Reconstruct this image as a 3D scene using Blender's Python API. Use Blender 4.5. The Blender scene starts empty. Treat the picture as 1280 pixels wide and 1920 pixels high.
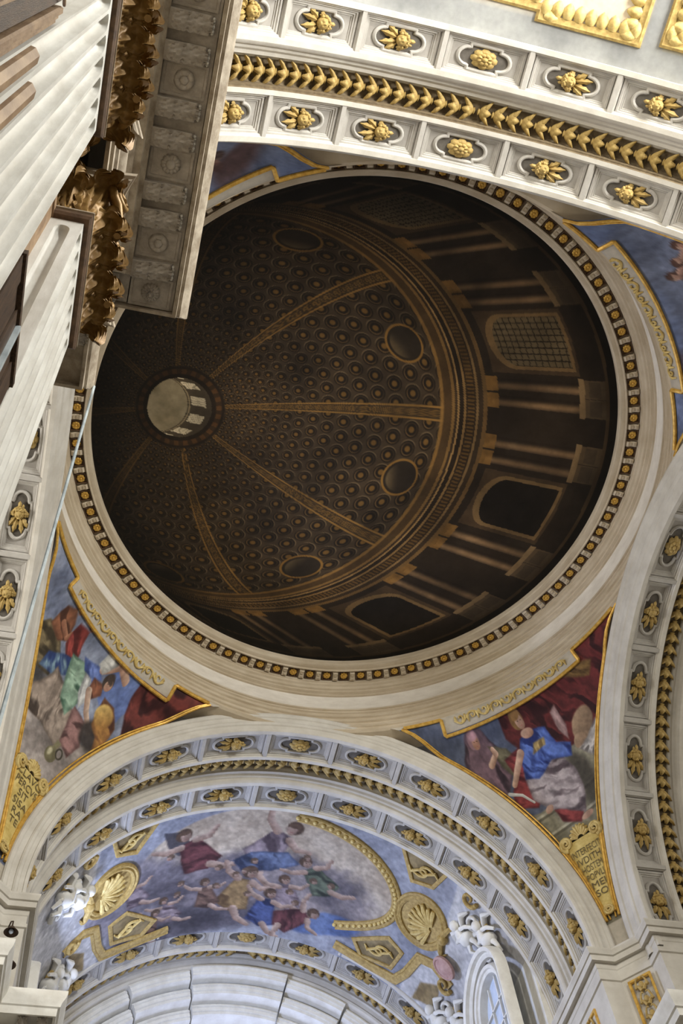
import bpy, bmesh, math, random
import numpy as np
from mathutils import Vector, Matrix

random.seed(7)
rng = np.random.default_rng(11)
PI = math.pi
SC = bpy.context.scene
COL = SC.collection

# ------------------------------------------------------------------ camera
CAM_POS = (-6.52, -13.078, 1.6)
PITCH, YAW, ROLL, FPX = 1.078, 0.399, -0.193, 2122.087
fw = Vector((math.sin(YAW) * math.cos(PITCH), math.cos(YAW) * math.cos(PITCH), math.sin(PITCH)))
rt = Vector((math.cos(YAW), -math.sin(YAW), 0))
up = rt.cross(fw)
r2 = math.cos(ROLL) * rt + math.sin(ROLL) * up
u2 = -math.sin(ROLL) * rt + math.cos(ROLL) * up
cd = bpy.data.cameras.new('camera')
cam = bpy.data.objects.new('camera', cd)
COL.objects.link(cam)
M = Matrix((r2, u2, -fw)).transposed().to_4x4()
M.translation = CAM_POS
cam.matrix_world = M
cd.sensor_fit = 'VERTICAL'
cd.sensor_height = 36.0
cd.sensor_width = 24.0
cd.lens = 36.0 * FPX / 1920.0
cd.clip_end = 300
SC.camera = cam

# ------------------------------------------------------------------ world, lights, exposure
SC.view_settings.view_transform = 'Standard'
SC.view_settings.look = 'None'
SC.view_settings.gamma = 1.0
SC.view_settings.use_curve_mapping = False
SC.view_settings.exposure = 0.28
w = bpy.data.worlds.new('daylight')
SC.world = w
w.use_nodes = True
bg = w.node_tree.nodes['Background']
bg.inputs[0].default_value = (0.95, 0.97, 1.0, 1)
bg.inputs[1].default_value = 0.6


def area_light(name, loc, aim, sx, sy, energy, color):
    ld = bpy.data.lights.new(name, 'AREA')
    ld.shape = 'RECTANGLE'
    ld.size, ld.size_y = sx, sy
    ld.energy = energy
    ld.color = color
    o = bpy.data.objects.new(name, ld)
    COL.objects.link(o)
    o.location = loc
    o.rotation_euler = (Vector(aim) - Vector(loc)).to_track_quat('-Z', 'Y').to_euler()
    return o


# daylight of the nave clerestory windows (across the nave and behind the camera), the transept and the choir
area_light('nave_window_light', (6.9, -16.5, 24.6), (-7.2, -10.0, 19.0), 2.6, 4.6, 3000, (1.0, 0.99, 0.96))
area_light('nave_window_light', (6.9, -24.5, 24.6), (-7.2, -11.0, 17.0), 2.6, 4.6, 4600, (1.0, 0.99, 0.95))
area_light('nave_window_light', (-6.9, -19.5, 24.6), (4.0, 8.5, 30.0), 2.6, 4.6, 1100, (1.0, 0.97, 0.9))
area_light('transept_window_light', (20.2, 0.0, 24.0), (-4.0, 2.0, 26.0), 3.0, 5.0, 500, (1.0, 0.95, 0.86))
area_light('transept_window_light', (-20.2, 0.0, 24.0), (8.0, 2.0, 29.0), 3.0, 5.0, 1500, (1.0, 0.96, 0.9))
area_light('choir_window_light', (-6.3, 14.9, 24.0), (7.0, 12.5, 25.0), 1.6, 2.2, 1000, (0.55, 0.66, 1.0))
area_light('apse_window_light', (0.0, 24.0, 24.0), (1.5, 17.0, 29.5), 3.0, 3.5, 300, (0.55, 0.64, 1.0))


# ------------------------------------------------------------------ materials
def lin(c):
    return tuple(((v / 255.0) / 12.92 if v / 255.0 <= 0.04045 else ((v / 255.0 + 0.055) / 1.055) ** 2.4) for v in c)


def material(name, c1, c2=None, rough=0.7, metal=0.0, scale=3.0, bump=0.0, bscale=30.0, stretch=(1, 1, 1), spec=0.3, attr=None, streak=0.0):
    m = bpy.data.materials.new(name)
    m.use_nodes = True
    nt = m.node_tree
    bs = nt.nodes['Principled BSDF']
    bs.inputs['Roughness'].default_value = rough
    bs.inputs['Metallic'].default_value = metal
    bs.inputs['Specular IOR Level'].default_value = spec
    tc = nt.nodes.new('ShaderNodeTexCoord')
    mp = nt.nodes.new('ShaderNodeMapping')
    mp.inputs['Scale'].default_value = stretch
    nt.links.new(tc.outputs['Object'], mp.inputs['Vector'])
    if attr:
        a = nt.nodes.new('ShaderNodeAttribute')
        a.attribute_name = attr
        src = a.outputs['Color']
        nz = nt.nodes.new('ShaderNodeTexNoise')
        nz.inputs['Scale'].default_value = scale
        nz.inputs['Detail'].default_value = 6
        nt.links.new(mp.outputs['Vector'], nz.inputs['Vector'])
        mx = nt.nodes.new('ShaderNodeMix')
        mx.data_type = 'RGBA'
        mx.blend_type = 'MULTIPLY'
        mx.inputs[0].default_value = 0.35
        nt.links.new(src, mx.inputs[6])
        nt.links.new(nz.outputs['Fac'], mx.inputs[7])
        nt.links.new(mx.outputs[2], bs.inputs['Base Color'])
    else:
        c2 = c2 or c1
        nz = nt.nodes.new('ShaderNodeTexNoise')
        nz.inputs['Scale'].default_value = scale
        nz.inputs['Detail'].default_value = 7
        nz.inputs['Roughness'].default_value = 0.62
        nt.links.new(mp.outputs['Vector'], nz.inputs['Vector'])
        rp = nt.nodes.new('ShaderNodeValToRGB')
        rp.color_ramp.elements[0].position = 0.36
        rp.color_ramp.elements[1].position = 0.66
        rp.color_ramp.elements[0].color = (*lin(c2), 1)
        rp.color_ramp.elements[1].color = (*lin(c1), 1)
        nt.links.new(nz.outputs['Fac'], rp.inputs['Fac'])
        nt.links.new(rp.outputs['Color'], bs.inputs['Base Color'])
    if bump:
        n2 = nt.nodes.new('ShaderNodeTexNoise')
        n2.inputs['Scale'].default_value = bscale
        n2.inputs['Detail'].default_value = 4
        nt.links.new(mp.outputs['Vector'], n2.inputs['Vector'])
        b = nt.nodes.new('ShaderNodeBump')
        b.inputs['Strength'].default_value = bump
        b.inputs['Distance'].default_value = 0.02
        nt.links.new(n2.outputs['Fac'], b.inputs['Height'])
        nt.links.new(b.outputs['Normal'], bs.inputs['Normal'])
    return m


MT = {}
MT['stone'] = material('warm_stucco', (205, 200, 189), (188, 182, 170), 0.75, scale=1.6, bump=0.15)
MT['frieze'] = material('pale_frieze', (226, 219, 206), (208, 200, 186), 0.75, scale=1.5, bump=0.1, stretch=(1, 1, 3))
MT['ring'] = material('ring_stone', (200, 186, 162), (180, 164, 138), 0.75, scale=1.2, bump=0.1, stretch=(1, 1, 3))
MT['cground'] = material('grey_coffer_ground', (164, 159, 151), (148, 143, 135), 0.8, scale=2.5, bump=0.12)
MT['coffer'] = material('grey_stucco', (184, 180, 172), (166, 161, 153), 0.78, scale=2.0, bump=0.12)
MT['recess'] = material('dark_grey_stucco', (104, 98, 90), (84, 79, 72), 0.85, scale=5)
MT['white'] = material('white_stucco', (226, 224, 216), (208, 204, 194), 0.7, scale=2.5, bump=0.1)
MT['marble'] = material('white_marble', (222, 221, 214), (196, 193, 184), 0.5, scale=4, bump=0.1, stretch=(1, 1, 0.25))
MT['tan'] = material('tan_marble', (168, 140, 108), (128, 102, 76), 0.5, scale=7, bump=0.2, stretch=(1, 1, 0.4))
MT['soffit'] = material('grey_soffit_stone', (188, 180, 168), (158, 150, 138), 0.8, scale=6, bump=0.2)
MT['cornice'] = material('weathered_stone', (190, 178, 158), (142, 128, 108), 0.75, scale=4, bump=0.2)
MT['gold'] = material('ochre_gilding', (186, 160, 98), (150, 124, 70), 0.6, 0.0, scale=9, bump=0.15)
MT['gilt'] = material('bright_gilding', (224, 182, 92), (184, 140, 58), 0.4, 0.3, scale=7, bump=0.1)
MT['paleochre'] = material('pale_ochre_relief', (214, 192, 128), (176, 148, 84), 0.65, scale=6, bump=0.15)
MT['bronze'] = material('brown_gilded_bronze', (150, 118, 66), (122, 92, 48), 0.45, 0.2, scale=5, bump=0.1)
MT['brown'] = material('brown_stone_band', (104, 80, 58), (72, 54, 38), 0.6, scale=8, bump=0.2)
MT['wood'] = material('dark_wood', (84, 62, 42), (50, 36, 24), 0.5, scale=5, bump=0.2, stretch=(8, 8, 0.6))
MT['darkband'] = material('brown_band_ground', (118, 104, 80), (88, 74, 54), 0.8, scale=8, bump=0.25)
MT['paint'] = material('painted_fresco', (255, 255, 255), attr='paint', rough=0.75, scale=7, bump=0.05)
MT['canvas'] = material('painted_canvas', (255, 255, 255), attr='paint', rough=0.5, scale=9, spec=0.25)
MT['cart'] = material('ochre_cartouche', (214, 192, 122), (182, 156, 84), 0.7, scale=5, bump=0.1)
MT['ink'] = material('dark_lettering', (92, 80, 52), (110, 96, 64), 0.8)
MT['vault'] = material('grey_vault_plaster', (160, 160, 158), (138, 138, 138), 0.8, scale=2.5, bump=0.1)
MT['floor'] = material('marble_floor', (176, 168, 156), (130, 122, 112), 0.3, scale=0.6)
MT['sky_slab'] = material('sky_slab_grey', (120, 112, 102), (100, 94, 86), 0.9)  # for the added slab that keeps sky light out
MT['glass'] = material('pale_window_glass', (205, 216, 232), (180, 194, 216), 0.2, scale=2)
MT['cable'] = material('pale_cable', (190, 200, 202), (150, 160, 164), 0.4)
MT['iron'] = material('dark_iron', (84, 62, 46), (52, 40, 32), 0.5, 0.4)
MT['rose'] = material('rose_stucco', (190, 158, 150), (164, 128, 122), 0.7, scale=5)


# ------------------------------------------------------------------ mesh helpers
class MB:
    def __init__(self):
        self.v = []
        self.f = []

    def add(self, vs, fs):
        o = len(self.v)
        self.v.extend([tuple(map(float, p)) for p in vs])
        self.f.extend([tuple(i + o for i in q) for q in fs])
        return self

    def grid(self, rows, cu=False, cv=False):
        n, m = len(rows), len(rows[0])
        vs = [p for r in rows for p in r]
        fs = []
        for i in range(n if cu else n - 1):
            for j in range(m if cv else m - 1):
                a, b = i, (i + 1) % n
                c, d = j, (j + 1) % m
                fs.append((a * m + c, b * m + c, b * m + d, a * m + d))
        return self.add(vs, fs)

    def box(self, x0, x1, y0, y1, z0, z1):
        vs = [(x0, y0, z0), (x1, y0, z0), (x1, y1, z0), (x0, y1, z0), (x0, y0, z1), (x1, y0, z1), (x1, y1, z1), (x0, y1, z1)]
        return self.add(vs, [(0, 3, 2, 1), (4, 5, 6, 7), (0, 1, 5, 4), (1, 2, 6, 5), (2, 3, 7, 6), (3, 0, 4, 7)])

    def prism(self, pts, z0, z1):
        n = len(pts)
        vs = [(p[0], p[1], z0) for p in pts] + [(p[0], p[1], z1) for p in pts]
        fs = [(i, (i + 1) % n, n + (i + 1) % n, n + i) for i in range(n)]
        fs += [tuple(range(n))[::-1], tuple(range(n, 2 * n))]
        return self.add(vs, fs)

    def ball(self, c, r, sx=1, sy=1, sz=1, seg=8, rings=6):
        rows = []
        for i in range(rings + 1):
            a = PI * i / rings
            rows.append([(c[0] + r * sx * math.sin(a) * math.cos(2 * PI * j / seg), c[1] + r * sy * math.sin(a) * math.sin(2 * PI * j / seg), c[2] + r * sz * math.cos(a)) for j in range(seg)])
        return self.grid(rows, cv=True)

    def tube(self, pts, rad, seg=6, caps=True):
        pts = [Vector(p) for p in pts]
        n = len(pts)
        rads = rad if isinstance(rad, (list, tuple)) else [rad] * n
        rows = []
        ref = Vector((0.3, 0.2, 1)).normalized()
        for i, p in enumerate(pts):
            t = (pts[min(i + 1, n - 1)] - pts[max(i - 1, 0)]).normalized()
            a = ref.cross(t)
            if a.length < 1e-3:
                a = Vector((1, 0, 0)).cross(t)
            a.normalize()
            b = t.cross(a)
            rows.append([tuple(p + rads[i] * (math.cos(2 * PI * k / seg) * a + math.sin(2 * PI * k / seg) * b)) for k in range(seg)])
        self.grid(rows, cv=True)
        if caps:
            self.add(rows[0], [tuple(range(seg))])
            self.add(rows[-1], [tuple(range(seg))[::-1]])
        return self

    def map(self, fn):
        self.v = [tuple(map(float, fn(*p))) for p in self.v]
        return self

    def mesh(self, name, mat, smooth=35):
        me = bpy.data.meshes.new(name)
        me.from_pydata(self.v, [], self.f)
        me.validate()
        if mat:
            me.materials.append(MT[mat])
        if smooth:
            me.polygons.foreach_set('use_smooth', [True] * len(me.polygons))
            me.set_sharp_from_angle(angle=math.radians(smooth))
        me.update()
        return me


def tag(o, label=None, cat=None, group=None, kind=None):
    if label:
        o['label'] = label
    if cat:
        o['category'] = cat
    if group:
        o['group'] = group
    if kind:
        o['kind'] = kind
    return o


def place(name, mesh, parent=None, loc=(0, 0, 0), rot=(0, 0, 0)):
    o = bpy.data.objects.new(name, mesh)
    COL.objects.link(o)
    o.location = loc
    o.rotation_euler = rot
    if parent is not None:
        o.parent = parent
    return o


def empty(name, loc=(0, 0, 0), rot=(0, 0, 0)):
    return place(name, None, None, loc, rot)


def fbm(x, y, seed=0, octv=4):
    r = np.random.default_rng(seed)
    tot = np.zeros_like(x)
    amp = 1.0
    norm = 0.0
    for o in range(octv):
        t = r.random((64, 64))
        xs = x * (2 ** o)
        ys = y * (2 ** o)
        xi = np.floor(xs).astype(int)
        yi = np.floor(ys).astype(int)
        fx = xs - xi
        fy = ys - yi
        fx = fx * fx * (3 - 2 * fx)
        fy = fy * fy * (3 - 2 * fy)
        a = t[xi % 64, yi % 64]
        b = t[(xi + 1) % 64, yi % 64]
        c = t[xi % 64, (yi + 1) % 64]
        d = t[(xi + 1) % 64, (yi + 1) % 64]
        tot += amp * ((a * (1 - fx) + b * fx) * (1 - fy) + (c * (1 - fx) + d * fx) * fy)
        norm += amp
        amp *= 0.5
    return tot / norm


def sst(a, b, x):
    t = np.clip((x - a) / (b - a), 0, 1)
    return t * t * (3 - 2 * t)


LUT = np.array([lin((i, i, i))[0] for i in range(256)])


def tolin(rgb):
    return LUT[np.clip(rgb, 0, 255).astype(int)]


def painted_mesh(name, X, Y, Z, rgb, mat):
    """grid mesh (n x m arrays) carrying a painted colour (sRGB 0..255, n x m x 3) as a colour attribute"""
    n, m = X.shape
    co = np.stack([X, Y, Z], -1).reshape(-1, 3)
    idx = np.arange(n * m).reshape(n, m)
    q = np.stack([idx[:-1, :-1], idx[1:, :-1], idx[1:, 1:], idx[:-1, 1:]], -1).reshape(-1, 4)
    me = bpy.data.meshes.new(name)
    me.vertices.add(n * m)
    me.vertices.foreach_set('co', co.ravel().astype(np.float32))
    me.loops.add(q.size)
    me.loops.foreach_set('vertex_index', q.ravel().astype(np.int32))
    me.polygons.add(len(q))
    me.polygons.foreach_set('loop_start', (np.arange(len(q)) * 4).astype(np.int32))
    me.update(calc_edges=True)
    me.polygons.foreach_set('use_smooth', [True] * len(q))
    a = me.color_attributes.new('paint', 'FLOAT_COLOR', 'POINT')
    c = np.ones((n * m, 4), np.float32)
    c[:, :3] = tolin(rgb).reshape(-1, 3)
    a.data.foreach_set('color', c.ravel())
    me.materials.append(MT[mat])
    me.update()
    return me

# ------------------------------------------------------------------ dimensions
ZC = 32.84                     # canvas
A_DEPTH, A_R, A_Z = 8.82, 7.44, 22.42
B_DEPTH, B_R, B_Z = 8.50, 7.50, 21.76
GA = (8.75, 8.10, 22.54)       # gilt edge on the pendentive above the nave / choir arches: plane, radius, centre height
GB = (8.42, 8.45, 21.90)
STEP = math.radians(16.4)

# ------------------------------------------------------------------ floor, added sky-blocking slab, outer walls
tag(place('floor', MB().box(-32, 32, -40, 40, -0.3, 0).mesh('floor', 'floor', 0)), 'polished marble floor of the crossing', 'floor', kind='structure')
tag(place('ceiling', MB().box(-14, 14, -34, 34, 34.6, 35.2).mesh('ceiling', 'sky_slab', 0)), 'unseen slab added above the crossing vaults to block sky light', 'ceiling', kind='structure')  # unseen slab, added to stop sky light from above


for s, nm in ((-1, 'left'), (1, 'right')):
    mb = MB()
    mb.grid([[(s * x, 7.75 * math.cos(PI * k / 40), 21.76 + 7.75 * math.sin(PI * k / 40)) for k in range(41)] for x in (11.6, 21.2)])
    tag(place('ceiling_transept_' + nm, mb.mesh('ceiling_transept', 'vault', 40)), 'plain barrel vault of the transept behind the ' + ('bellflower arch' if s > 0 else 'edge-on arch'), 'ceiling', kind='structure')
    mb = MB()
    xa, xb = sorted((s * 21.0, s * 21.5))
    mb.box(xa, xb, -9, -3.2, 0, 31)
    mb.box(xa, xb, 3.2, 9, 0, 31)
    mb.box(xa, xb, -3.2, 3.2, 0, 19.5)
    mb.box(xa, xb, -3.2, 3.2, 28, 31)
    mb.box(*sorted((s * 14.5, s * 21.0)), -9, -7.6, 0, 22.1)
    mb.box(*sorted((s * 14.5, s * 21.0)), 7.6, 9, 0, 22.1)
    tag(place('wall_transept_' + nm, mb.mesh('wall_transept', 'stone', 0)), 'transept end wall with a large opening for its window, ' + ('bellflower arch side' if s > 0 else 'edge-on arch side'), 'wall', kind='structure')


# ------------------------------------------------------------------ sweeps along a plan path
def sweep_plan(mb, path, prof, scale=None):
    """path: plan points (crossing side on the right-hand side when walking); prof: (offset, z). Offsets are taken off each edge and mitred"""
    n = len(path)
    scale = scale or [1.0] * (n - 1)
    dirs = []
    for i in range(n - 1):
        d = Vector(path[i + 1]) - Vector(path[i])
        d.normalize()
        dirs.append(d)
    rows = []
    for off, z in prof:
        row = []
        for i in range(n):
            if i == 0 or i == n - 1:
                k = 0 if i == 0 else n - 2
                nn = Vector((dirs[k].y, -dirs[k].x))
                p = Vector(path[i]) + nn * off * scale[k]
            else:
                a, b = dirs[i - 1], dirs[i]
                na, nb = Vector((a.y, -a.x)), Vector((b.y, -b.x))
                pa = Vector(path[i]) + na * off * scale[i - 1]
                pb = Vector(path[i]) + nb * off * scale[i]
                den = a.x * b.y - a.y * b.x
                if abs(den) < 1e-6:
                    p = pa
                else:
                    t = ((pb.x - pa.x) * b.y - (pb.y - pa.y) * b.x) / den
                    p = pa + a * t
            row.append((p.x, p.y, z))
        rows.append(row)
    mb.grid(rows)
    return rows


def mir(path, sx, sy):
    p = [(x * sx, y * sy) for x, y in path]
    return p if sx * sy < 0 else p[::-1]


# entablature profile: offset from the frieze face, height
ENT = [(-0.05, 15.62), (0.0, 15.62), (0.0, 15.86), (0.04, 15.88), (0.04, 16.16), (0.08, 16.19), (0.08, 16.46), (0.13, 16.5), (0.17, 16.58), (0.17, 16.64),
       (0.02, 16.68), (0.02, 17.45), (0.06, 17.48), (0.1, 17.58), (0.2, 17.66), (0.2, 17.72), (0.3, 17.76), (0.32, 17.9), (0.38, 17.96), (0.38, 18.16),
       (1.06, 18.16), (1.06, 18.02), (1.12, 18.02), (1.13, 18.2), (1.18, 18.22), (1.2, 18.3), (1.27, 18.4), (1.3, 18.5), (1.3, 18.56), (-0.3, 18.64)]
IMP = [(-0.02, 21.12), (0.05, 21.14), (0.05, 21.24), (0.02, 21.25), (0.02, 21.48), (0.04, 21.5), (0.05, 21.56), (0.05, 21.66), (0.16, 21.665), (0.16, 21.63), (0.18, 21.63), (0.19, 21.78), (0.15, 21.79), (0.15, 21.815), (0.2, 21.83), (0.24, 21.93), (0.25, 21.95), (0.25, 22.0), (-0.05, 22.06)]
PIER_MAIN = [(-7.40, -34), (-7.40, -8.50), (-8.40, -8.50), (-8.40, -7.20), (-14.5, -7.20)]
PIER_MAIN_K = [1.0, 0.73, 0.82, 0.82]
PIER_UP = [(-7.30, -34), (-7.30, -8.70), (-7.85, -8.70), (-8.48, -8.02), (-8.48, -7.50), (-14.5, -7.50)]
CORNERS = {'near_left': (1, 1, 'grey entablature with leafy modillions over the fluted pilasters'),
           'far_left': (1, -1, 'stone entablature of the far pier with lamps, below the jug fresco'),
           'far_right': (-1, -1, 'stone entablature of the far pier below the blue-robed figure fresco'),
           'near_right': (-1, 1, 'stone entablature of the near pier under the cloud and putti fresco')}
ENT_OBJ = {}
for key, (sx, sy, lab) in CORNERS.items():
    flip = sx * sy < 0
    pm = [(x * sx, y * sy) for x, y in PIER_MAIN]
    pu = [(x * sx, y * sy) for x, y in PIER_UP]
    km = list(PIER_MAIN_K) if sx > 0 else [1.0, 0.73, 1.0, 1.0]
    if sy < 0:
        pm[0] = (pm[0][0], 17.6)
        pu[0] = (pu[0][0], 17.6)
    if flip:
        pm, pu, km = pm[::-1], pu[::-1], km[::-1]
    # the solid pier
    mb = MB()
    x_out, y_out = 14.5 * -sx, (-34 if sy > 0 else 17.6)
    low = [(x * sx, y * sy) for x, y in [(-7.85, -34), (-7.85, -8.9), (-8.75, -8.9), (-8.75, -7.6), (-14.5, -7.6)]]
    if sy < 0:
        low[0] = (low[0][0], 17.6)
    hi = pu if not flip else pu[::-1]
    mb.prism(low + [(x_out, y_out)], 0, 18.4)
    mb.prism(hi + [(x_out, y_out)], 18.4, 22.03)
    tag(place('wall_' + key, mb.mesh('wall_' + key, 'stone', 0)), 'stone pier wall of the crossing, ' + key.replace('_', ' ') + ' corner', 'wall', kind='structure')
    e = MB()
    sweep_plan(e, pm, ENT, km)
    ent = place('main_entablature', e.mesh('main_entablature', 'cornice' if key == 'near_left' else 'white', 25))
    tag(ent, lab, 'entablature')
    ENT_OBJ[key] = ent
    e = MB()
    sweep_plan(e, pu, IMP)
    tag(place('impost_cornice', e.mesh('impost_cornice', 'stone', 25)),
        {'near_left': 'impost cornice above the fluted pilasters', 'far_left': 'impost cornice of the far pier beside the nail inscription cartouche',
         'far_right': 'dark-shadowed impost cornice under the second inscribed cartouche', 'near_right': 'impost cornice of the pier opposite the pilasters'}[key], 'cornice')

# ------------------------------------------------------------------ ornaments shared by the arches


def quatrefoil(n=10, s=1.0):
    """outline in (along the arc, across) of the notched cartouche"""
    pts = []
    a, b, r = 0.34 * s, 0.245 * s, 0.165 * s
    for sx, st in ((1, -90), (-1, 90)):
        if sx > 0:
            pts += [(a, -b)]
            pts += [(a, -r - 0.02 * s)]
        else:
            pts += [(-a, b)]
            pts += [(-a, r + 0.02 * s)]
        for i in range(n + 1):
            t = math.radians(st + 180 * i / n)
            cx = 0.40 * s if sx > 0 else -0.40 * s
            pts.append((cx + r * math.cos(t) * 1.3, r * math.sin(t)))
        if sx > 0:
            pts += [(a, r + 0.02 * s), (a, b)]
        else:
            pts += [(-a, -r - 0.02 * s), (-a, -b)]
    return pts


def strip_outline(mb, pts, prof, closed=True):
    """moulding along a plane outline: prof is (outward offset, height towards the viewer)"""
    n = len(pts)
    rows = []
    for i in range(n):
        p, q, r = Vector(pts[i - 1]), Vector(pts[i]), Vector(pts[(i + 1) % n])
        a, b = (q - p), (r - q)
        a = a.normalized() if a.length > 1e-6 else b.normalized()
        b = b.normalized() if b.length > 1e-6 else a
        m = Vector((a.y + b.y, -a.x - b.x))
        m = m.normalized() if m.length > 1e-6 else Vector((a.y, -a.x))
        k = 1.0 / max(0.5, m.dot(Vector((a.y, -a.x))))
        rows.append([(q.x + m.x * o * k, q.y + m.y * o * k, h) for o, h in prof])
    mb.grid(rows, cu=closed)


RB = 7.62     # radius of the coffer ground for a soffit edge of 7.44


def arch_map(s, d, h):
    a = s / RB
    R = RB - h
    return (R * math.sin(a), d, R * math.cos(a))


def coffer_mesh():
    mb = MB()
    L, W = 0.93, 0.36
    prof = [(0.05, 0.0), (0.05, 0.08), (0.0, 0.08), (-0.02, 0.05), (-0.05, 0.05), (-0.06, 0.02), (-0.09, 0.02), (-0.1, 0.0)]
    n = 8
    rect = [(-L + 2 * L * i / n, -W) for i in range(n)] + [(L, -W + 2 * W * i / 3) for i in range(3)] + [(L - 2 * L * i / n, W) for i in range(n)] + [(-L, W - 2 * W * i / 3) for i in range(3)]
    strip_outline(mb, rect, prof)
    strip_outline(mb, quatrefoil(), [(0.085, 0.0), (0.085, 0.03), (0.06, 0.055), (0.035, 0.065), (0.01, 0.055), (-0.005, 0.03), (-0.01, 0.004)])
    mb.map(arch_map)
    return mb.mesh('coffer', 'coffer', 30)


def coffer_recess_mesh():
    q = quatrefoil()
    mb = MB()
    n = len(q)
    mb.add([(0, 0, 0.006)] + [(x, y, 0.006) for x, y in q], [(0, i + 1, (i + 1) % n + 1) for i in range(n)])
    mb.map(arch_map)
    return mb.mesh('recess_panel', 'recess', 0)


def rib_mesh():
    prof = [(-0.12, 0), (-0.12, 0.03), (-0.09, 0.05), (-0.085, 0.12), (-0.06, 0.13), (-0.06, 0.17), (0.06, 0.17), (0.06, 0.13), (0.085, 0.12), (0.09, 0.05), (0.12, 0.03), (0.12, 0)]
    mb = MB()
    mb.grid([[arch_map(s, d, h) for s, h in prof] for d in (-0.47, 0.47)])
    return mb.mesh('coffer_rib', 'coffer', 30)


def leaf_blade(mb, base, tip_dir, side, length, width, lift, fn):
    """feather-like blade in (s, d, h) space mapped by fn"""
    rows = []
    for i in range(7):
        t = i / 6
        wv = width * math.sin(PI * (0.12 + 0.86 * t)) ** 0.8 * (1 + 0.25 * math.cos(t * 18))
        row = []
        for j in range(5):
            u = j / 4 - 0.5
            hh = lift * (math.sin(PI * t * 0.85 + 0.25)) * (1 - 1.6 * u * u) + 0.012 * math.cos(u * 16)
            row.append(fn(base[0] + tip_dir[0] * length * t + side[0] * wv * u * 2, base[1] + tip_dir[1] * length * t + side[1] * wv * u * 2, max(hh, 0.0)))
        rows.append(row)
    mb.grid(rows)


def cherub_mesh():
    """winged child's head: top of the head towards +s, face outwards, wings folded below"""
    mb = MB()
    h = MB()
    h.ball((0.05, 0, 0.10), 0.14, 1.1, 1.0, 0.95, 12, 8)
    h.ball((0.03, 0, 0.235), 0.028, 1.3, 0.8, 1.0, 6, 4)
    h.ball((0.0, 0.055, 0.19), 0.045, 1, 1, 0.8, 6, 4)
    h.ball((0.0, -0.055, 0.19), 0.045, 1, 1, 0.8, 6, 4)
    h.ball((-0.065, 0, 0.175), 0.045, 0.8, 1.2, 0.8, 6, 4)
    for i in range(11):
        a = PI * (i / 10.0) * 1.25 - 0.125 * PI
        h.ball((0.07 + 0.14 * math.sin(a), 0.15 * math.cos(a), 0.10 + 0.025 * (i % 2)), 0.055, 1, 1, 1, 6, 4)
    for i in range(5):
        h.ball((0.15 + 0.02 * (i % 2), -0.08 + 0.04 * i, 0.19), 0.045, 1, 1, 0.8, 6, 4)
    h.ball((0.29, 0.02, 0.1), 0.06, 1.9, 0.9, 0.9, 6, 4)
    h.ball((0.25, -0.07, 0.1), 0.05, 1.6, 0.8, 0.9, 6, 4)
    h.map(arch_map)
    mb.add(h.v, h.f)
    for q in (1, -1):
        leaf_blade(mb, (0.02, 0.09 * q), (0.25, 0.97 * q), (0.97, -0.25 * q), 0.17, 0.085, 0.12, arch_map)
        leaf_blade(mb, (-0.05, 0.08 * q), (-0.86, 0.5 * q), (0.5, 0.86 * q), 0.34, 0.07, 0.11, arch_map)
        leaf_blade(mb, (-0.07, 0.04 * q), (-0.985, 0.17 * q), (0.17, 0.985 * q), 0.44, 0.065, 0.13, arch_map)
    return mb.mesh('cherub_head', 'gold', 50)


def flower(mb, R, petals, fn, lift=0.09, core=0.3, layers=1):
    for L in range(layers):
        RR = R * (1 - 0.36 * L)
        for k in range(petals):
            a = 2 * PI * (k + 0.5 * L) / petals
            ca, sa = math.cos(a), math.sin(a)
            wd = RR * math.sin(PI / petals) * 1.05
            rows = []
            for i in range(6):
                t = i / 5
                wv = wd * (0.35 + 0.75 * math.sin(PI * min(1, t * 0.86 + 0.12)))
                rr = RR * (0.18 + 0.82 * t)
                hh = lift * (0.6 + 0.6 * math.sin(PI * t * 0.9)) + lift * 0.6 * L
                row = []
                for j in range(5):
                    u = j / 2 - 1
                    z = max(0.0, hh * (1 - 0.45 * u * u) if t < 0.99 else 0.2 * hh)
                    row.append(fn(rr * ca - u * wv * sa, rr * sa + u * wv * ca, z))
                rows.append(row)
            mb.grid(rows)
    b = MB()
    b.ball((0, 0, lift * (0.9 + 0.6 * (layers - 1))), R * core, 1, 1, 0.75, 10, 6)
    b.map(fn)
    mb.add(b.v, b.f)


def flower_mesh():
    mb = MB()
    flower(mb, 0.27, 8, lambda s, d, h: arch_map(s * 1.25, d * 0.85, h), 0.10, 0.25, 2)
    return mb.mesh('gilt_flower', 'gold', 50)


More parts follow.
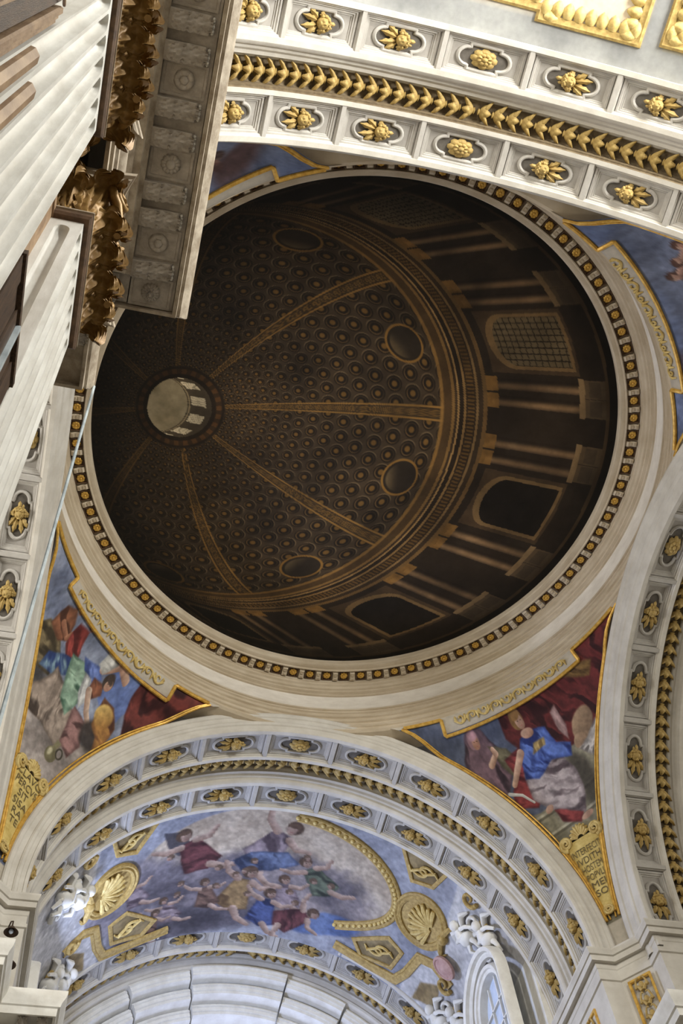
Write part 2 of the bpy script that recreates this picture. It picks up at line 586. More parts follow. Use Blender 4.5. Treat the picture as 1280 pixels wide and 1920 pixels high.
def bell_mesh():
    """bellflower on the ceiling of the groove, opening along the arc"""
    RG = 7.84
    mb = MB()
    prof = [(-0.15, 0.02), (-0.13, 0.06), (-0.10, 0.04), (-0.07, 0.075), (0.0, 0.12), (0.05, 0.13), (0.09, 0.12)]
    seg = 10
    mb.grid([[(s, 1.1 * r * math.cos(2 * PI * j / seg), 0.09 + 0.8 * r * math.sin(2 * PI * j / seg)) for j in range(seg)] for s, r in prof], cv=True)
    for b, w in ((0.0, 0.06), (0.11, 0.055), (-0.11, 0.055)):
        rows = []
        for i in range(7):
            t = i / 6
            wv = w * math.sin(PI * (0.25 + 0.7 * t)) + 0.006
            cd = b * (0.6 + 1.25 * t ** 1.5)
            hh = 0.17 - 0.03 * abs(b) / 0.11 + 0.05 * math.sin(PI * t * 1.1)
            rows.append([(-0.02 + 0.21 * t, cd + wv * u, hh - 0.05 * u * u) for u in (-1, -0.5, 0, 0.5, 1)])
        mb.grid(rows)
    mb.ball((0.14, 0, 0.11), 0.04, 1.5, 1, 1, 6, 4)
    mb.map(lambda s, d, h: (s, d * 1.35, h))
    mb.map(lambda s, d, h: ((RG - max(h, 0)) * math.sin(s / RG), d, (RG - max(h, 0)) * math.cos(s / RG)))
    return mb.mesh('bellflower', 'gold', 50)


ME_COFFER, ME_RECESS, ME_RIB, ME_CHERUB, ME_FLOWER, ME_BELL = coffer_mesh(), coffer_recess_mesh(), rib_mesh(), cherub_mesh(), flower_mesh(), bell_mesh()


def arc_sweep(mb, prof, p0, p1, n=72):
    """prof: (R, depth, dz)"""
    rows = []
    for i in range(n + 1):
        a = p0 + (p1 - p0) * i / n
        rows.append([(R * math.cos(a), d, dz + R * math.sin(a)) for R, d, dz in prof])
    mb.grid(rows)


def coffered_arch(label, rotz, depth, zc, gold, ks, bells, rows=2, full=True, stilt=0.45):
    """arch with its axis along local Y, soffit edge radius 7.44; gold = (plane, radius, centre z) of the outer edge of its face"""
    root = empty('coffered_arch', (0, 0, zc), (0, 0, rotz))
    tag(root, label, 'arch')
    g_d, g_R, g_z = gold[0] - depth, gold[1], gold[2] - zc
    base = -0.06 if full else 0.0
    o = depth
    face = MB()
    fp = []
    for t, push in ((0.0, 0.0), (0.03, -0.02), (0.12, -0.03), (0.15, -0.0), (0.3, -0.01), (0.33, -0.05), (0.42, -0.07), (0.5, -0.05), (0.53, -0.02), (0.72, -0.03), (0.75, -0.07), (0.88, -0.09), (0.96, -0.06), (1.0, 0.0)):
        fp.append((7.44 + (g_R - 7.44) * t, o + g_d * t + push, g_z * t))
    fp.append((g_R + 0.05, o + g_d + 0.3, g_z))
    fp.append((g_R + 0.6, o + 0.9, g_z))
    arc_sweep(face, fp, base, PI - base)
    place('archivolt', face.mesh('archivolt', 'stone', 25), root)
    s = MB()
    sp = [(7.44, 0), (7.44, 0.12), (7.49, 0.135), (7.5, 0.17), (7.56, 0.18), (7.62, 0.2), (7.62, 0.95), (7.56, 0.97), (7.5, 0.98), (7.49, 1.01), (7.44, 1.03), (7.44, 1.14)]
    if rows == 2:
        s2 = [(7.50, 2.02), (7.46, 2.06), (7.44, 2.1), (7.44, 2.22), (7.49, 2.235), (7.5, 2.27), (7.62, 2.30), (7.62, 3.02), (7.5, 3.06), (7.49, 3.08), (7.44, 3.1), (7.44, 3.22), (7.9, 3.23)]
    else:
        s2 = [(7.52, 1.95), (7.46, 2.0), (7.44, 2.06), (7.44, 2.3), (7.9, 2.32)]
    gr = MB()
    for seq in (sp, s2):
        cut = [i for i, (R, d) in enumerate(seq) if R == 7.62]
        if cut:
            a, b = cut[0], cut[-1]
            arc_sweep(s, [(R, o + d, 0) for R, d in seq[:a + 1]], base, PI - base)
            arc_sweep(s, [(R, o + d, 0) for R, d in seq[b:]], base, PI - base)
            arc_sweep(gr, [(R, o + d, 0) for R, d in seq[a:b + 1]], base, PI - base)
        else:
            arc_sweep(s, [(R, o + d, 0) for R, d in seq], base, PI - base)
    place('coffer_ground', gr.mesh('coffer_ground', 'cground', 25), root)
    place('soffit', s.mesh('soffit', 'stone', 25), root)
    gmb = MB()
    arc_sweep(gmb, [(R, o + d, 0) for R, d in [(7.44, 1.14), (7.52, 1.16), (7.52, 1.2), (7.8, 1.22), (7.84, 1.26), (7.84, 1.72)]], base, PI - base)
    place('groove_ceiling', gmb.mesh('groove_ceiling', 'darkband', 25), root)
    gmb = MB()
    arc_sweep(gmb, [(R, o + d, 0) for R, d in [(7.84, 1.72), (7.78, 1.74), (7.74, 1.79), (7.66, 1.8), (7.64, 1.88), (7.58, 1.93), (7.56, 1.99), (s2[0][0], s2[0][1])]], base, PI - base)
    place('groove_moulding', gmb.mesh('groove_moulding', 'stone', 25), root)
    for row in range(rows):
        dc = o + (0.575 if row == 0 else 2.66)
        for k in ks:
            a = -k * STEP
            c = place('coffer', ME_COFFER, root, (0, dc, 0), (0, a, 0))
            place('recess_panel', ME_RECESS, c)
            turn = 0.0
            if k == 0:
                place('gilt_flower', ME_FLOWER, c)
            else:
                ch = place('cherub_head', ME_CHERUB, c)
                if k < 0:
                    ch.scale = (-1, 1, 1)
        for k in list(ks) + [max(ks) + 1]:
            place('coffer_rib', ME_RIB, root, (0, dc, 0), (0, -(k - 0.5) * STEP, 0))
    for k in bells:
        a = k * 0.0465
        b = place('bellflower', ME_BELL, root, (0, o + 1.48, 0), (0, a, 0))
        if a < 0:
            b.scale = (-1, 1, 1)
            b.rotation_euler = (0, a, 0)
    return root


# k counts coffers counter-clockwise (towards local -X is positive k)
coffered_arch('far arch opening to the frescoed choir, twin rows of cherub coffers', 0, A_DEPTH, A_Z, GA, range(-5, 6), [k for k in range(-32, 33)])
coffered_arch('near arch overhead, brightly lit, with a golden leaf garland between coffers', PI, A_DEPTH, A_Z, GA, range(-4, 5), [k for k in range(-22, 23)])
coffered_arch('grey transept arch with a chain of golden bellflowers', -PI / 2, B_DEPTH, B_Z, GB, range(-5, 6), [k for k in range(-30, 33)])
coffered_arch('transept arch seen edge-on behind the fluted pilaster', PI / 2, B_DEPTH + 0.22, B_Z, GB, range(-5, 6), [k for k in range(-20, 21)])
coffered_arch('farthest arch in front of the blue-lit apse', 0, 17.75, 22.7, (17.70, 7.9, 22.7), range(-4, 5), [k for k in range(-26, 27) if k != 0], rows=1)

# ------------------------------------------------------------------ the ring under the canvas
RP = [(8.04, 32.90), (8.0, 32.84), (8.0, 32.68), (8.03, 32.64), (8.03, 32.57), (8.08, 32.55), (8.15, 32.54), (8.17, 32.49), (8.20, 32.49), (8.21, 32.60), (8.60, 32.60), (8.60, 32.44), (8.63, 32.43), (8.64, 32.36),
      (8.70, 32.33), (8.74, 32.27), (8.80, 32.25), (8.81, 32.2), (8.9, 32.17), (8.9, 32.10), (8.96, 32.09), (9.0, 31.95), (9.03, 31.72), (9.0, 31.5), (8.94, 31.40), (8.90, 31.39), (8.90, 31.33), (8.95, 31.32), (8.95, 31.22),
      (8.90, 31.20), (8.88, 31.16), (8.93, 31.14), (8.93, 30.98), (8.87, 30.96), (8.86, 30.92), (8.92, 30.90), (8.92, 30.74), (8.86, 30.71), (8.84, 30.66), (8.90, 30.64), (8.90, 30.50), (8.84, 30.47), (8.80, 30.40),
      (8.80, 30.36), (8.85, 30.34), (8.85, 30.24), (8.79, 30.2), (8.78, 30.15), (8.86, 30.10), (9.7, 30.06)]
ring = MB()
NR = 184
FA, FB = RP.index((8.96, 32.09)), RP.index((8.94, 31.40))


def lathe(mb, prof):
    mb.grid([[(r * math.cos(2 * PI * i / NR), r * math.sin(2 * PI * i / NR), z) for r, z in prof] for i in range(NR)], cu=True)
    return mb


lathe(ring, RP[:FA + 1])
lathe(ring, RP[FB:])
RING = place('ring_cornice', ring.mesh('ring_cornice', 'ring', 28))
place('frieze', lathe(MB(), RP[FA:FB + 1]).mesh('frieze', 'frieze', 28), RING)
tag(RING, 'great round stone cornice framing the dark painted dome', 'cornice')

cup = MB()
flower(cup, 0.13, 8, lambda x, y, h: (x, y, -h), 0.045, 0.28, 1)
ME_ROS = cup.mesh('rosette', 'gilt', 50)
pan = MB()
pan.box(-0.135, 0.135, -0.155, 0.155, 0.0, 0.03)
strip_outline(pan, [(-0.135, -0.155), (0.135, -0.155), (0.135, 0.155), (-0.135, 0.155)], [(0.03, 0.0), (0.03, -0.05), (0.0, -0.05), (-0.01, 0.0)])
ME_PAN = pan.mesh('rosette_panel', 'brown', 0)
mod = MB()
rows = []
for x in (-0.085, -0.06, 0.06, 0.085):
    ed = 0.0 if abs(x) < 0.07 else 0.02
    rows.append([(x, y, -(h - ed)) for y, h in ((-0.17, 0.02), (-0.17, 0.12), (-0.13, 0.15), (-0.08, 0.13), (-0.03, 0.10), (0.04, 0.10), (0.1, 0.12), (0.16, 0.08), (0.18, 0.02))])
mod.grid(rows)
mod.box(-0.04, 0.04, -0.1, -0.06, -0.155, -0.11)
mod.box(-0.04, 0.04, 0.0, 0.05, -0.125, -0.09)
ME_MOD = mod.mesh('ring_modillion', 'ring', 30)
for i in range(92):
    a = math.radians(88.1) + 2 * PI * i / 92
    p = place('rosette_panel', ME_PAN, RING, (8.405 * math.cos(a), 8.405 * math.sin(a), 32.575), (0, 0, a + PI / 2))
    place('rosette', ME_ROS, p, (0, 0, -0.01))
    a += PI / 92
    place('ring_modillion', ME_MOD, RING, (8.40 * math.cos(a), 8.40 * math.sin(a), 32.60), (0, 0, a + PI / 2))


# ------------------------------------------------------------------ pendentives
def pend(z):
    """angles and radii of the two edges at height z (first-quadrant pendentive)"""
    xA = np.sqrt(np.maximum(GA[1] ** 2 - (z - GA[2]) ** 2, 0))
    yB = np.sqrt(np.maximum(GB[1] ** 2 - (z - GB[2]) ** 2, 0))
    return np.arctan2(yB, GB[0]), np.hypot(GB[0], yB), np.arctan2(GA[0], xA), np.hypot(xA, GA[0])


def pend_point(th, z, lift=0.0):
    tB, rB, tA, rA = pend(z)
    u = np.clip((th - tB) / np.maximum(tA - tB, 1e-6), 0, 1)
    r = rB + (rA - rB) * u
    s = sst(29.3, 30.12, z)
    r = r * (1 - s) + 8.82 * s - lift
    return r * np.cos(th), r * np.sin(th), z

# ------------------------------------------------------------------ painting helpers


class Painter:
    def __init__(self, X, Y, base, seed=1):
        self.X, self.Y, self.seed = X, Y, seed
        self.rgb = np.zeros(X.shape + (3,)) + np.array(base, float)
        self.n1 = fbm(X * 1.7 + 9, Y * 1.7 + 5, seed, 4)
        self.n2 = fbm(X * 1.7 + 31, Y * 1.7 + 17, seed + 3, 4)
        self.n3 = fbm(X * 6 + 3, Y * 6 + 8, seed + 5, 3)

    def blend(self, m, c):
        self.rgb = self.rgb * (1 - m[..., None]) + np.array(c, float) * m[..., None] if not isinstance(c, np.ndarray) or c.ndim == 1 else self.rgb * (1 - m[..., None]) + c * m[..., None]

    def ell(self, cx, cy, rx, ry, rot=0, soft=0.15, warp=0.25):
        x = self.X - cx + warp * (self.n1 - 0.5) * rx
        y = self.Y - cy + warp * (self.n2 - 0.5) * ry
        c, s = math.cos(math.radians(rot)), math.sin(math.radians(rot))
        d = np.sqrt(((x * c + y * s) / rx) ** 2 + ((-x * s + y * c) / ry) ** 2)
        self.sd = (1 - d) * min(rx, ry)
        return 1 - sst(1 - soft, 1 + soft, d)

    def poly(self, pts, warp=0.08, soft=0.04):
        x = self.X + warp * (self.n1 - 0.5)
        y = self.Y + warp * (self.n2 - 0.5)
        inside = np.zeros(x.shape, bool)
        dist = np.full(x.shape, 1e9)
        n = len(pts)
        for i in range(n):
            x0, y0 = pts[i]
            x1, y1 = pts[(i + 1) % n]
            cond = ((y0 > y) != (y1 > y)) & (x < (x1 - x0) * (y - y0) / ((y1 - y0) + 1e-12) + x0)
            inside ^= cond
            L = (x1 - x0) ** 2 + (y1 - y0) ** 2 + 1e-12
            t = np.clip(((x - x0) * (x1 - x0) + (y - y0) * (y1 - y0)) / L, 0, 1)
            dist = np.minimum(dist, np.hypot(x - x0 - t * (x1 - x0), y - y0 - t * (y1 - y0)))
        sd = np.where(inside, dist, -dist)
        self.sd = sd
        return sst(-soft, soft, sd)

    def cloth(self, m, dark, light, ang=70, freq=9, wob=5, hi=None):
        """drapery: folds running across the direction ang"""
        a = math.radians(ang)
        p = (self.X * math.cos(a) + self.Y * math.sin(a)) * freq * 0.55 + 0.35 * wob * self.n1 + 60
        q = (-self.X * math.sin(a) + self.Y * math.cos(a)) * freq * 0.16 + 0.3 * self.n2 + 60
        n = fbm(p, q, self.seed + int(ang) + int(freq * 3), 3)
        f = 1 - np.abs(2 * n - 1) * 2.3
        f = 0.62 * np.clip(f, 0, 1) + 0.6 * sst(0.32, 0.72, n) - 0.08
        dark = np.array(dark, float) * 0.72
        f = np.clip(f * (0.5 + 0.5 * sst(0.0, 0.14, self.sd)), 0, 1)[..., None]
        col = np.array(dark, float) * (1 - f) + np.array(light, float) * f
        if hi is not None:
            h = sst(0.78, 1.0, f)
            col = col * (1 - h) + np.array(hi, float) * h
        self.blend(m, col)

    def skin(self, m, cx, cy, r, light=(214, 176, 150), dark=(140, 96, 76)):
        f = np.clip(0.55 + 0.45 * ((self.X - cx) * -0.5 + (self.Y - cy) * 0.7) / r, 0, 1)[..., None]
        self.blend(m, np.array(dark, float) * (1 - f) + np.array(light, float) * f)

    def head(self, x, y, r, hair, turn=1, rot=0, skin=(216, 178, 152)):
        self.blend(self.ell(x - 0.22 * r * turn, y + 0.25 * r, r * 1.12, r * 1.15, rot, 0.12, 0.15), hair)
        m = self.ell(x + 0.12 * r * turn, y - 0.08 * r, r * 0.70, r * 0.92, rot + 8 * turn, 0.1, 0.05)
        self.skin(m, x, y, r, skin)
        self.blend(self.ell(x - 0.12 * r * turn, y + 0.62 * r, r * 0.82, r * 0.42, rot + 6 * turn, 0.2, 0.2), np.array(hair, float) * 1.15)
        for dx in (-0.12, 0.42):
            self.blend(self.ell(x + dx * r * turn, y + 0.05 * r, r * 0.13, r * 0.07, 0, 0.3, 0) * 0.8, (80, 54, 44))
        self.blend(self.ell(x + 0.22 * r * turn, y - 0.18 * r, r * 0.07, r * 0.2, 0, 0.5, 0) * 0.5, (170, 118, 96))
        self.blend(self.ell(x + 0.2 * r * turn, y - 0.5 * r, r * 0.2, r * 0.07, 0, 0.4, 0) * 0.8, (164, 92, 84))

    def limb(self, pts, w0, w1, light=(214, 176, 150), dark=(146, 102, 80)):
        for i in range(len(pts) - 1):
            (x0, y0), (x1, y1) = pts[i], pts[i + 1]
            L2 = (x1 - x0) ** 2 + (y1 - y0) ** 2
            t = np.clip(((self.X - x0) * (x1 - x0) + (self.Y - y0) * (y1 - y0)) / L2, 0, 1)
            d = np.hypot(self.X - x0 - t * (x1 - x0), self.Y - y0 - t * (y1 - y0))
            k0 = w0 + (w1 - w0) * i / (len(pts) - 1)
            k1 = w0 + (w1 - w0) * (i + 1) / (len(pts) - 1)
            wd = k0 + (k1 - k0) * t
            m = 1 - sst(0.85, 1.1, d / wd)
            nrm = ((self.X - x0) * -(y1 - y0) + (self.Y - y0) * (x1 - x0)) / math.sqrt(L2)
            f = np.clip(0.62 + 0.45 * nrm / wd * (1 if x1 > x0 else -1), 0, 1)[..., None]
            self.blend(m, np.array(dark, float) * (1 - f) + np.array(light, float) * f)

    def finish(self, desat, dim=1.0):
        g = self.rgb.mean(-1, keepdims=True)
        self.rgb = (self.rgb * (1 - desat) + g * desat) * dim
        k = fbm(self.X * 9 + 2, self.Y * 9 + 7, self.seed + 40, 4)
        self.rgb *= (0.84 + 0.32 * k + 0.25 * (self.n3 - 0.5))[..., None]

    def cloud(self, m, dark, light):
        f = np.clip((fbm(self.X * 1.3 + 4, self.Y * 1.3 + 2, self.seed + 8, 5) - 0.25) * 2.0, 0, 1)[..., None]
        self.blend(m, np.array(dark, float) * (1 - f) + np.array(light, float) * f)


STONE_RGB = (196, 187, 170)


def pend_grid(nu, nz, ztop=30.13, zbot=21.9):
    z = np.linspace(zbot, ztop, nz)[None, :] + np.zeros((nu, 1))
    tB, rB, tA, rA = pend(z)
    u = np.linspace(0, 1, nu)[:, None]
    th = tB + (tA - tB) * u
    x, y, zz = pend_point(th, z)
    return th, z, x, y


def paint_seated(P):
    """seated draped figure in blue and white before a red hanging, a hooded attendant beside"""
    P.cloud(np.ones_like(P.X), (66, 74, 98), (92, 100, 122))
    P.cloth(P.poly([(-0.85, 30.3), (-1.0, 29.2), (-0.55, 28.5), (0.6, 28.2), (2.2, 27.6), (5, 28), (5, 30.4)], 0.15), (70, 22, 24), (124, 44, 42), 35, 8, 9, (146, 62, 54))
    P.cloth(P.poly([(1.2, 29.9), (2.6, 29.3), (3.0, 29.5), (1.6, 30.1)], 0.1), (120, 84, 40), (168, 128, 66), 60, 16, 3)
    # stone bench and steps
    P.cloud(P.poly([(0.2, 28.2), (3, 28.0), (3, 23), (-3, 23), (-2.4, 27.2), (-0.9, 27.0), (0.3, 27.2)], 0.03), (112, 106, 86), (146, 140, 116))
    for y0 in (26.95, 26.35):
        P.blend(P.poly([(-2.6, y0 - 0.25), (2.6, y0 + 0.25), (2.6, y0 + 0.33), (-2.6, y0 - 0.17)], 0.02, 0.02) * 0.8, (176, 170, 148))
        P.blend(P.poly([(-2.6, y0 - 0.33), (2.6, y0 + 0.17), (2.6, y0 + 0.25), (-2.6, y0 - 0.25)], 0.02, 0.02) * 0.7, (84, 78, 62))
    P.blend(P.poly([(0.55, 28.2), (1.05, 27.7), (1.1, 26.5), (0.6, 26.4), (0.4, 27.2)], 0.12, 0.12) * 0.8, (62, 56, 48))
    # reclining pale form with white cloth
    P.skin(P.ell(1.5, 28.45, 0.5, 0.34, 40, 0.1), 1.5, 28.5, 0.5, (184, 152, 116), (98, 74, 56))
    P.skin(P.ell(1.16, 28.12, 0.24, 0.2, 20, 0.1), 1.1, 28.1, 0.3, (190, 158, 122), (110, 82, 62))
    P.cloth(P.poly([(1.0, 27.95), (1.4, 28.05), (1.95, 28.35), (2.0, 27.8), (1.3, 27.6)], 0.12), (150, 140, 134), (228, 222, 214), 120, 14, 4)
    P.cloth(P.poly([(0.72, 29.2), (0.98, 29.3), (1.02, 28.7), (0.85, 28.35), (0.7, 28.7)], 0.1), (150, 108, 106), (214, 176, 170), 10, 12, 3)
    # hooded attendant
    P.cloth(P.poly([(-2.35, 29.55), (-2.05, 29.75), (-1.7, 29.6), (-1.3, 29.0), (-1.25, 28.3), (-1.6, 27.75), (-2.15, 28.1), (-2.5, 28.6), (-2.55, 29.1)], 0.12), (72, 52, 66), (138, 106, 118), 20, 8, 5, (164, 132, 140))
    P.cloth(P.poly([(-1.7, 29.25), (-1.1, 29.0), (-0.8, 28.5), (-1.15, 28.1), (-1.45, 28.6)], 0.1), (86, 78, 56), (130, 122, 92), 50, 9, 4)
    P.head(-2.02, 29.42, 0.17, (150, 112, 120), 1, 0, (196, 146, 122))
    P.limb([(-1.75, 28.75), (-1.5, 28.98), (-1.55, 29.12)], 0.1, 0.07)
    # the seated figure
    P.cloth(P.poly([(-1.3, 28.75), (-0.75, 28.85), (-0.5, 28.35), (-0.55, 27.5), (-0.9, 27.15), (-1.55, 27.4), (-1.4, 27.9), (-1.15, 28.2)], 0.12), (98, 28, 34), (170, 66, 66), 60, 9, 5, (196, 104, 98))
    P.cloth(P.poly([(-0.5, 26.9), (0.2, 27.1), (0.35, 26.5), (0.05, 26.2), (-0.4, 26.5)], 0.1), (120, 36, 40), (176, 74, 70), 60, 9, 4)
    P.cloth(P.poly([(-0.95, 28.15), (-0.35, 28.3), (0.45, 28.05), (0.62, 27.5), (0.5, 26.75), (0.3, 26.35), (-0.15, 26.75), (-0.55, 26.95), (-0.95, 27.4)], 0.14), (120, 100, 106), (206, 192, 190), 75, 7, 6, (238, 232, 228))
    P.cloth(P.poly([(-0.6, 29.05), (-0.1, 29.1), (0.35, 29.0), (0.45, 28.5), (0.85, 28.25), (0.7, 27.95), (0.1, 28.1), (-0.55, 27.85), (-0.95, 28.0), (-0.85, 28.5)], 0.14), (40, 60, 150), (104, 138, 226), 40, 8, 6, (178, 198, 244))
    P.cloth(P.poly([(-0.25, 28.75), (0.15, 28.75), (0.1, 28.55), (-0.4, 28.5)], 0.08), (176, 140, 80), (226, 196, 120), 0, 14, 3)
    P.skin(P.ell(-0.28, 29.08, 0.22, 0.14, -10, 0.15), -0.3, 29.1, 0.2)
    P.head(-0.36, 29.42, 0.2, (128, 92, 50), 1, 8)
    P.limb([(-0.75, 28.7), (-1.05, 28.35), (-1.3, 28.02)], 0.12, 0.08)
    P.skin(P.ell(-0.62, 26.98, 0.14, 0.1, 30), -0.6, 27, 0.15)
    P.skin(P.ell(0.3, 26.28, 0.2, 0.09, 10), 0.3, 26.3, 0.2)
    P.limb([(-1.55, 27.85), (-1.2, 27.68), (-0.95, 27.35)], 0.05, 0.03, (206, 204, 196), (150, 150, 150))


def paint_kneeling(P):
    """bending draped figure in green, blue and white, two standing companions, a red hanging and a jug on the rocks"""
    P.cloud(np.ones_like(P.X), (88, 96, 122), (150, 158, 178))
    P.cloud(P.poly([(-0.2, 30.3), (0.6, 29.9), (0.9, 28.8), (1.6, 28.4), (2.4, 30.3)], 0.3), (74, 92, 150), (112, 134, 190))
    P.cloth(P.poly([(1.75, 30.3), (1.8, 29.5), (1.9, 28.95), (2.2, 28.3), (3.4, 29.3), (5.5, 30.4)], 0.1), (74, 26, 26), (142, 62, 52), 70, 5, 7, (160, 80, 66))
    P.cloud(P.poly([(-3, 27.3), (0.6, 27.4), (1.9, 27.9), (1.2, 26.5), (0.9, 24), (-1.5, 24)], 0.25), (104, 94, 88), (176, 164, 156))
    P.blend(P.poly([(-2.6, 28.4), (-1.3, 28.3), (-0.7, 27.9), (-1.2, 27.2), (-2.4, 26.6)], 0.3, 0.2) * 0.85, (62, 56, 52))
    # standing companions
    P.cloth(P.poly([(-2.2, 29.0), (-1.6, 29.05), (-1.05, 28.7), (-1.0, 28.1), (-1.7, 27.9), (-2.6, 27.8), (-2.5, 28.5)], 0.1), (84, 70, 46), (152, 132, 92), 100, 7, 5)
    P.cloth(P.poly([(-2.1, 29.5), (-1.75, 29.65), (-1.4, 29.45), (-1.15, 29.1), (-1.5, 28.85), (-2.1, 28.95)], 0.08), (104, 58, 36), (164, 102, 68), 60, 7, 4)
    P.head(-1.62, 29.75, 0.16, (150, 148, 138), 1, 0, (166, 118, 92))
    P.limb([(-1.75, 29.25), (-1.3, 29.1), (-1.2, 29.4)], 0.09, 0.06, (168, 112, 80), (112, 66, 46))
    P.cloth(P.poly([(-1.3, 29.55), (-0.85, 29.6), (-0.55, 29.2), (-0.45, 28.85), (-0.9, 28.8), (-1.2, 29.0)], 0.08), (120, 38, 34), (190, 76, 66), 60, 9, 4)
    P.head(-0.86, 29.74, 0.14, (62, 50, 44), 1, 0, (140, 92, 72))
    # bending figure
    P.cloth(P.poly([(-1.5, 28.5), (-0.9, 28.85), (-0.5, 29.0), (-0.4, 28.6), (-1.0, 28.2), (-1.5, 28.05)], 0.1), (52, 78, 150), (140, 172, 176), 40, 9, 5, (196, 200, 130))
    P.cloth(P.poly([(-0.9, 28.5), (-0.2, 28.3), (0.45, 28.0), (0.75, 27.4), (0.5, 26.95), (-0.3, 27.1), (-1.3, 27.0), (-1.5, 27.35), (-1.1, 27.8)], 0.12), (96, 78, 66), (188, 168, 150), 20, 7, 6, (214, 200, 184))
    P.cloth(P.poly([(0.3, 28.2), (0.9, 28.1), (1.15, 27.5), (0.9, 27.0), (0.45, 27.2)], 0.12), (112, 74, 70), (178, 130, 124), 110, 8, 5)
    P.cloth(P.poly([(-0.75, 29.05), (-0.15, 29.15), (0.2, 28.9), (0.35, 28.3), (0.2, 27.75), (-0.25, 28.0), (-0.5, 28.5)], 0.1), (82, 128, 100), (178, 206, 178), 95, 7, 4, (226, 232, 190))
    P.cloth(P.poly([(-0.35, 29.25), (0.35, 29.4), (0.6, 29.2), (0.35, 28.95), (-0.1, 29.0)], 0.08), (70, 94, 176), (128, 152, 222), 60, 9, 4)
    P.cloth(P.poly([(0.0, 29.0), (0.3, 29.0), (0.55, 28.5), (0.45, 28.2), (0.15, 28.5)], 0.06), (186, 186, 186), (240, 238, 232), 30, 10, 3)
    P.cloth(P.poly([(0.35, 29.1), (0.75, 29.15), (0.9, 28.9), (0.6, 28.6), (0.4, 28.75)], 0.06), (112, 60, 42), (164, 100, 68), 60, 9, 3)
    P.limb([(0.45, 29.4), (0.9, 29.66), (1.35, 29.5)], 0.13, 0.08)
    P.cloth(P.poly([(0.2, 29.75), (0.5, 29.85), (0.75, 29.6), (0.5, 29.3), (0.2, 29.4)], 0.07), (176, 174, 168), (240, 238, 228), 80, 10, 3)
    P.limb([(0.45, 28.75), (0.75, 28.3), (1.15, 27.95)], 0.11, 0.08, (206, 176, 152), (140, 106, 88))
    P.head(0.9, 29.22, 0.18, (66, 52, 44), 1, -30, (208, 168, 140))
    # round yellow bundle and shadow
    P.blend(P.ell(1.25, 27.95, 0.4, 0.38, 10, 0.25, 0.4) * 0.95, (58, 50, 46))
    P.cloth(P.poly([(1.05, 28.95), (1.5, 28.9), (1.85, 28.5), (1.75, 27.9), (1.5, 27.6), (1.4, 28.0), (1.1, 28.2)], 0.1), (128, 72, 44), (206, 146, 66), 60, 7, 5)
    P.skin(P.ell(1.33, 28.55, 0.32, 0.3, 20, 0.12), 1.25, 28.6, 0.35, (238, 204, 112), (150, 96, 40))
    P.skin(P.ell(-1.25, 27.05, 0.14, 0.22, -25), -1.25, 27, 0.2)
    # jug
    P.blend(P.ell(0.42, 26.72, 0.2, 0.23, -15, 0.08, 0), (112, 104, 72))
    P.blend(P.ell(0.36, 26.78, 0.07, 0.12, -15, 0.5, 0) * 0.9, (196, 188, 150))
    P.blend(P.poly([(0.36, 26.9), (0.5, 26.88), (0.58, 27.15), (0.42, 27.18)], 0.0), (126, 118, 84))
    P.blend(P.ell(0.66, 26.9, 0.13, 0.16, 0, 0.08, 0) * (1 - P.ell(0.66, 26.9, 0.08, 0.11, 0, 0.1, 0)), (66, 60, 46))


def paint_clouds(P):
    P.cloud(np.ones_like(P.X), (78, 84, 104), (130, 140, 168))
    P.cloud(P.poly([(-4, 30.4), (-4, 29.6), (-1, 29.5), (1, 29.7), (4, 29.6), (4, 30.4)], 0.4, 0.2), (84, 98, 136), (116, 132, 172))
    r = np.random.default_rng(5)
    for i in range(9):
        x, y = -1.6 + 0.45 * i, 29.0 - 0.25 * (i % 3) + 0.1 * r.random()
        P.cloth(P.ell(x, y - 0.2, 0.34, 0.22, 30 * (i % 4), 0.2), (90, 66, 60), (176, 150, 138), 50 + 20 * i, 9, 4)
        P.limb([(x, y), (x + 0.25, y - 0.15), (x + 0.35, y - 0.4)], 0.1, 0.07, (196, 150, 126), (120, 84, 72))
        P.head(x, y + 0.14, 0.14, (84, 56, 44), 1 if i % 2 else -1)
    P.blend(P.ell(-2.1, 29.3, 0.9, 0.35, 15, 0.4, 0.6) * 0.9, (88, 62, 60))


def pendentive(sx, sy, painter, label, seed, nu, nz, flip):
    th, z, x, y = pend_grid(nu, nz)
    Xc = (np.degrees(th) - 45) * 0.18 * (-1 if flip else 1)
    P = Painter(Xc, z, (120, 120, 120), seed)
    painter(P)
    P.finish(0.16, 1.06)
    # plain plaster behind the scroll band and at the foot
    td = np.degrees(th)
    band = sst(29.70, 29.72, z) * sst(29.6, 30.2, td) * (1 - sst(61.2, 61.8, td))
    P.blend(band, STONE_RGB)
    P.blend(1 - sst(23.05, 23.1, z), STONE_RGB)
    P.blend(sst(29.99, 30.02, z), STONE_RGB)
    o = place('pendentive_fresco', painted_mesh('pendentive_fresco', x * sx, y * sy, z, P.rgb, 'paint'))
    tag(o, label, 'fresco')
    return o


pendentive(1, 1, paint_seated, 'triangular fresco of a seated figure in blue and white beside a hooded attendant', 21, 420, 460, True)
pendentive(-1, 1, paint_kneeling, 'triangular fresco of a bending figure in green with a jug on rocks', 33, 420, 460, False)
pendentive(1, -1, paint_clouds, 'triangular fresco of putti on clouds below the near arch end', 44, 150, 160, False)
pendentive(-1, -1, paint_clouds, 'sliver of blue sky fresco beside the dark cornice', 52, 150, 160, True)


# ------------------------------------------------------------------ gilt frames of the frescoes
def pp(thd, z, sx, sy, lift):
    x, y, zz = pend_point(np.float64(math.radians(thd)), np.float64(z), lift)
    return (float(x) * sx, float(y) * sy, float(zz))


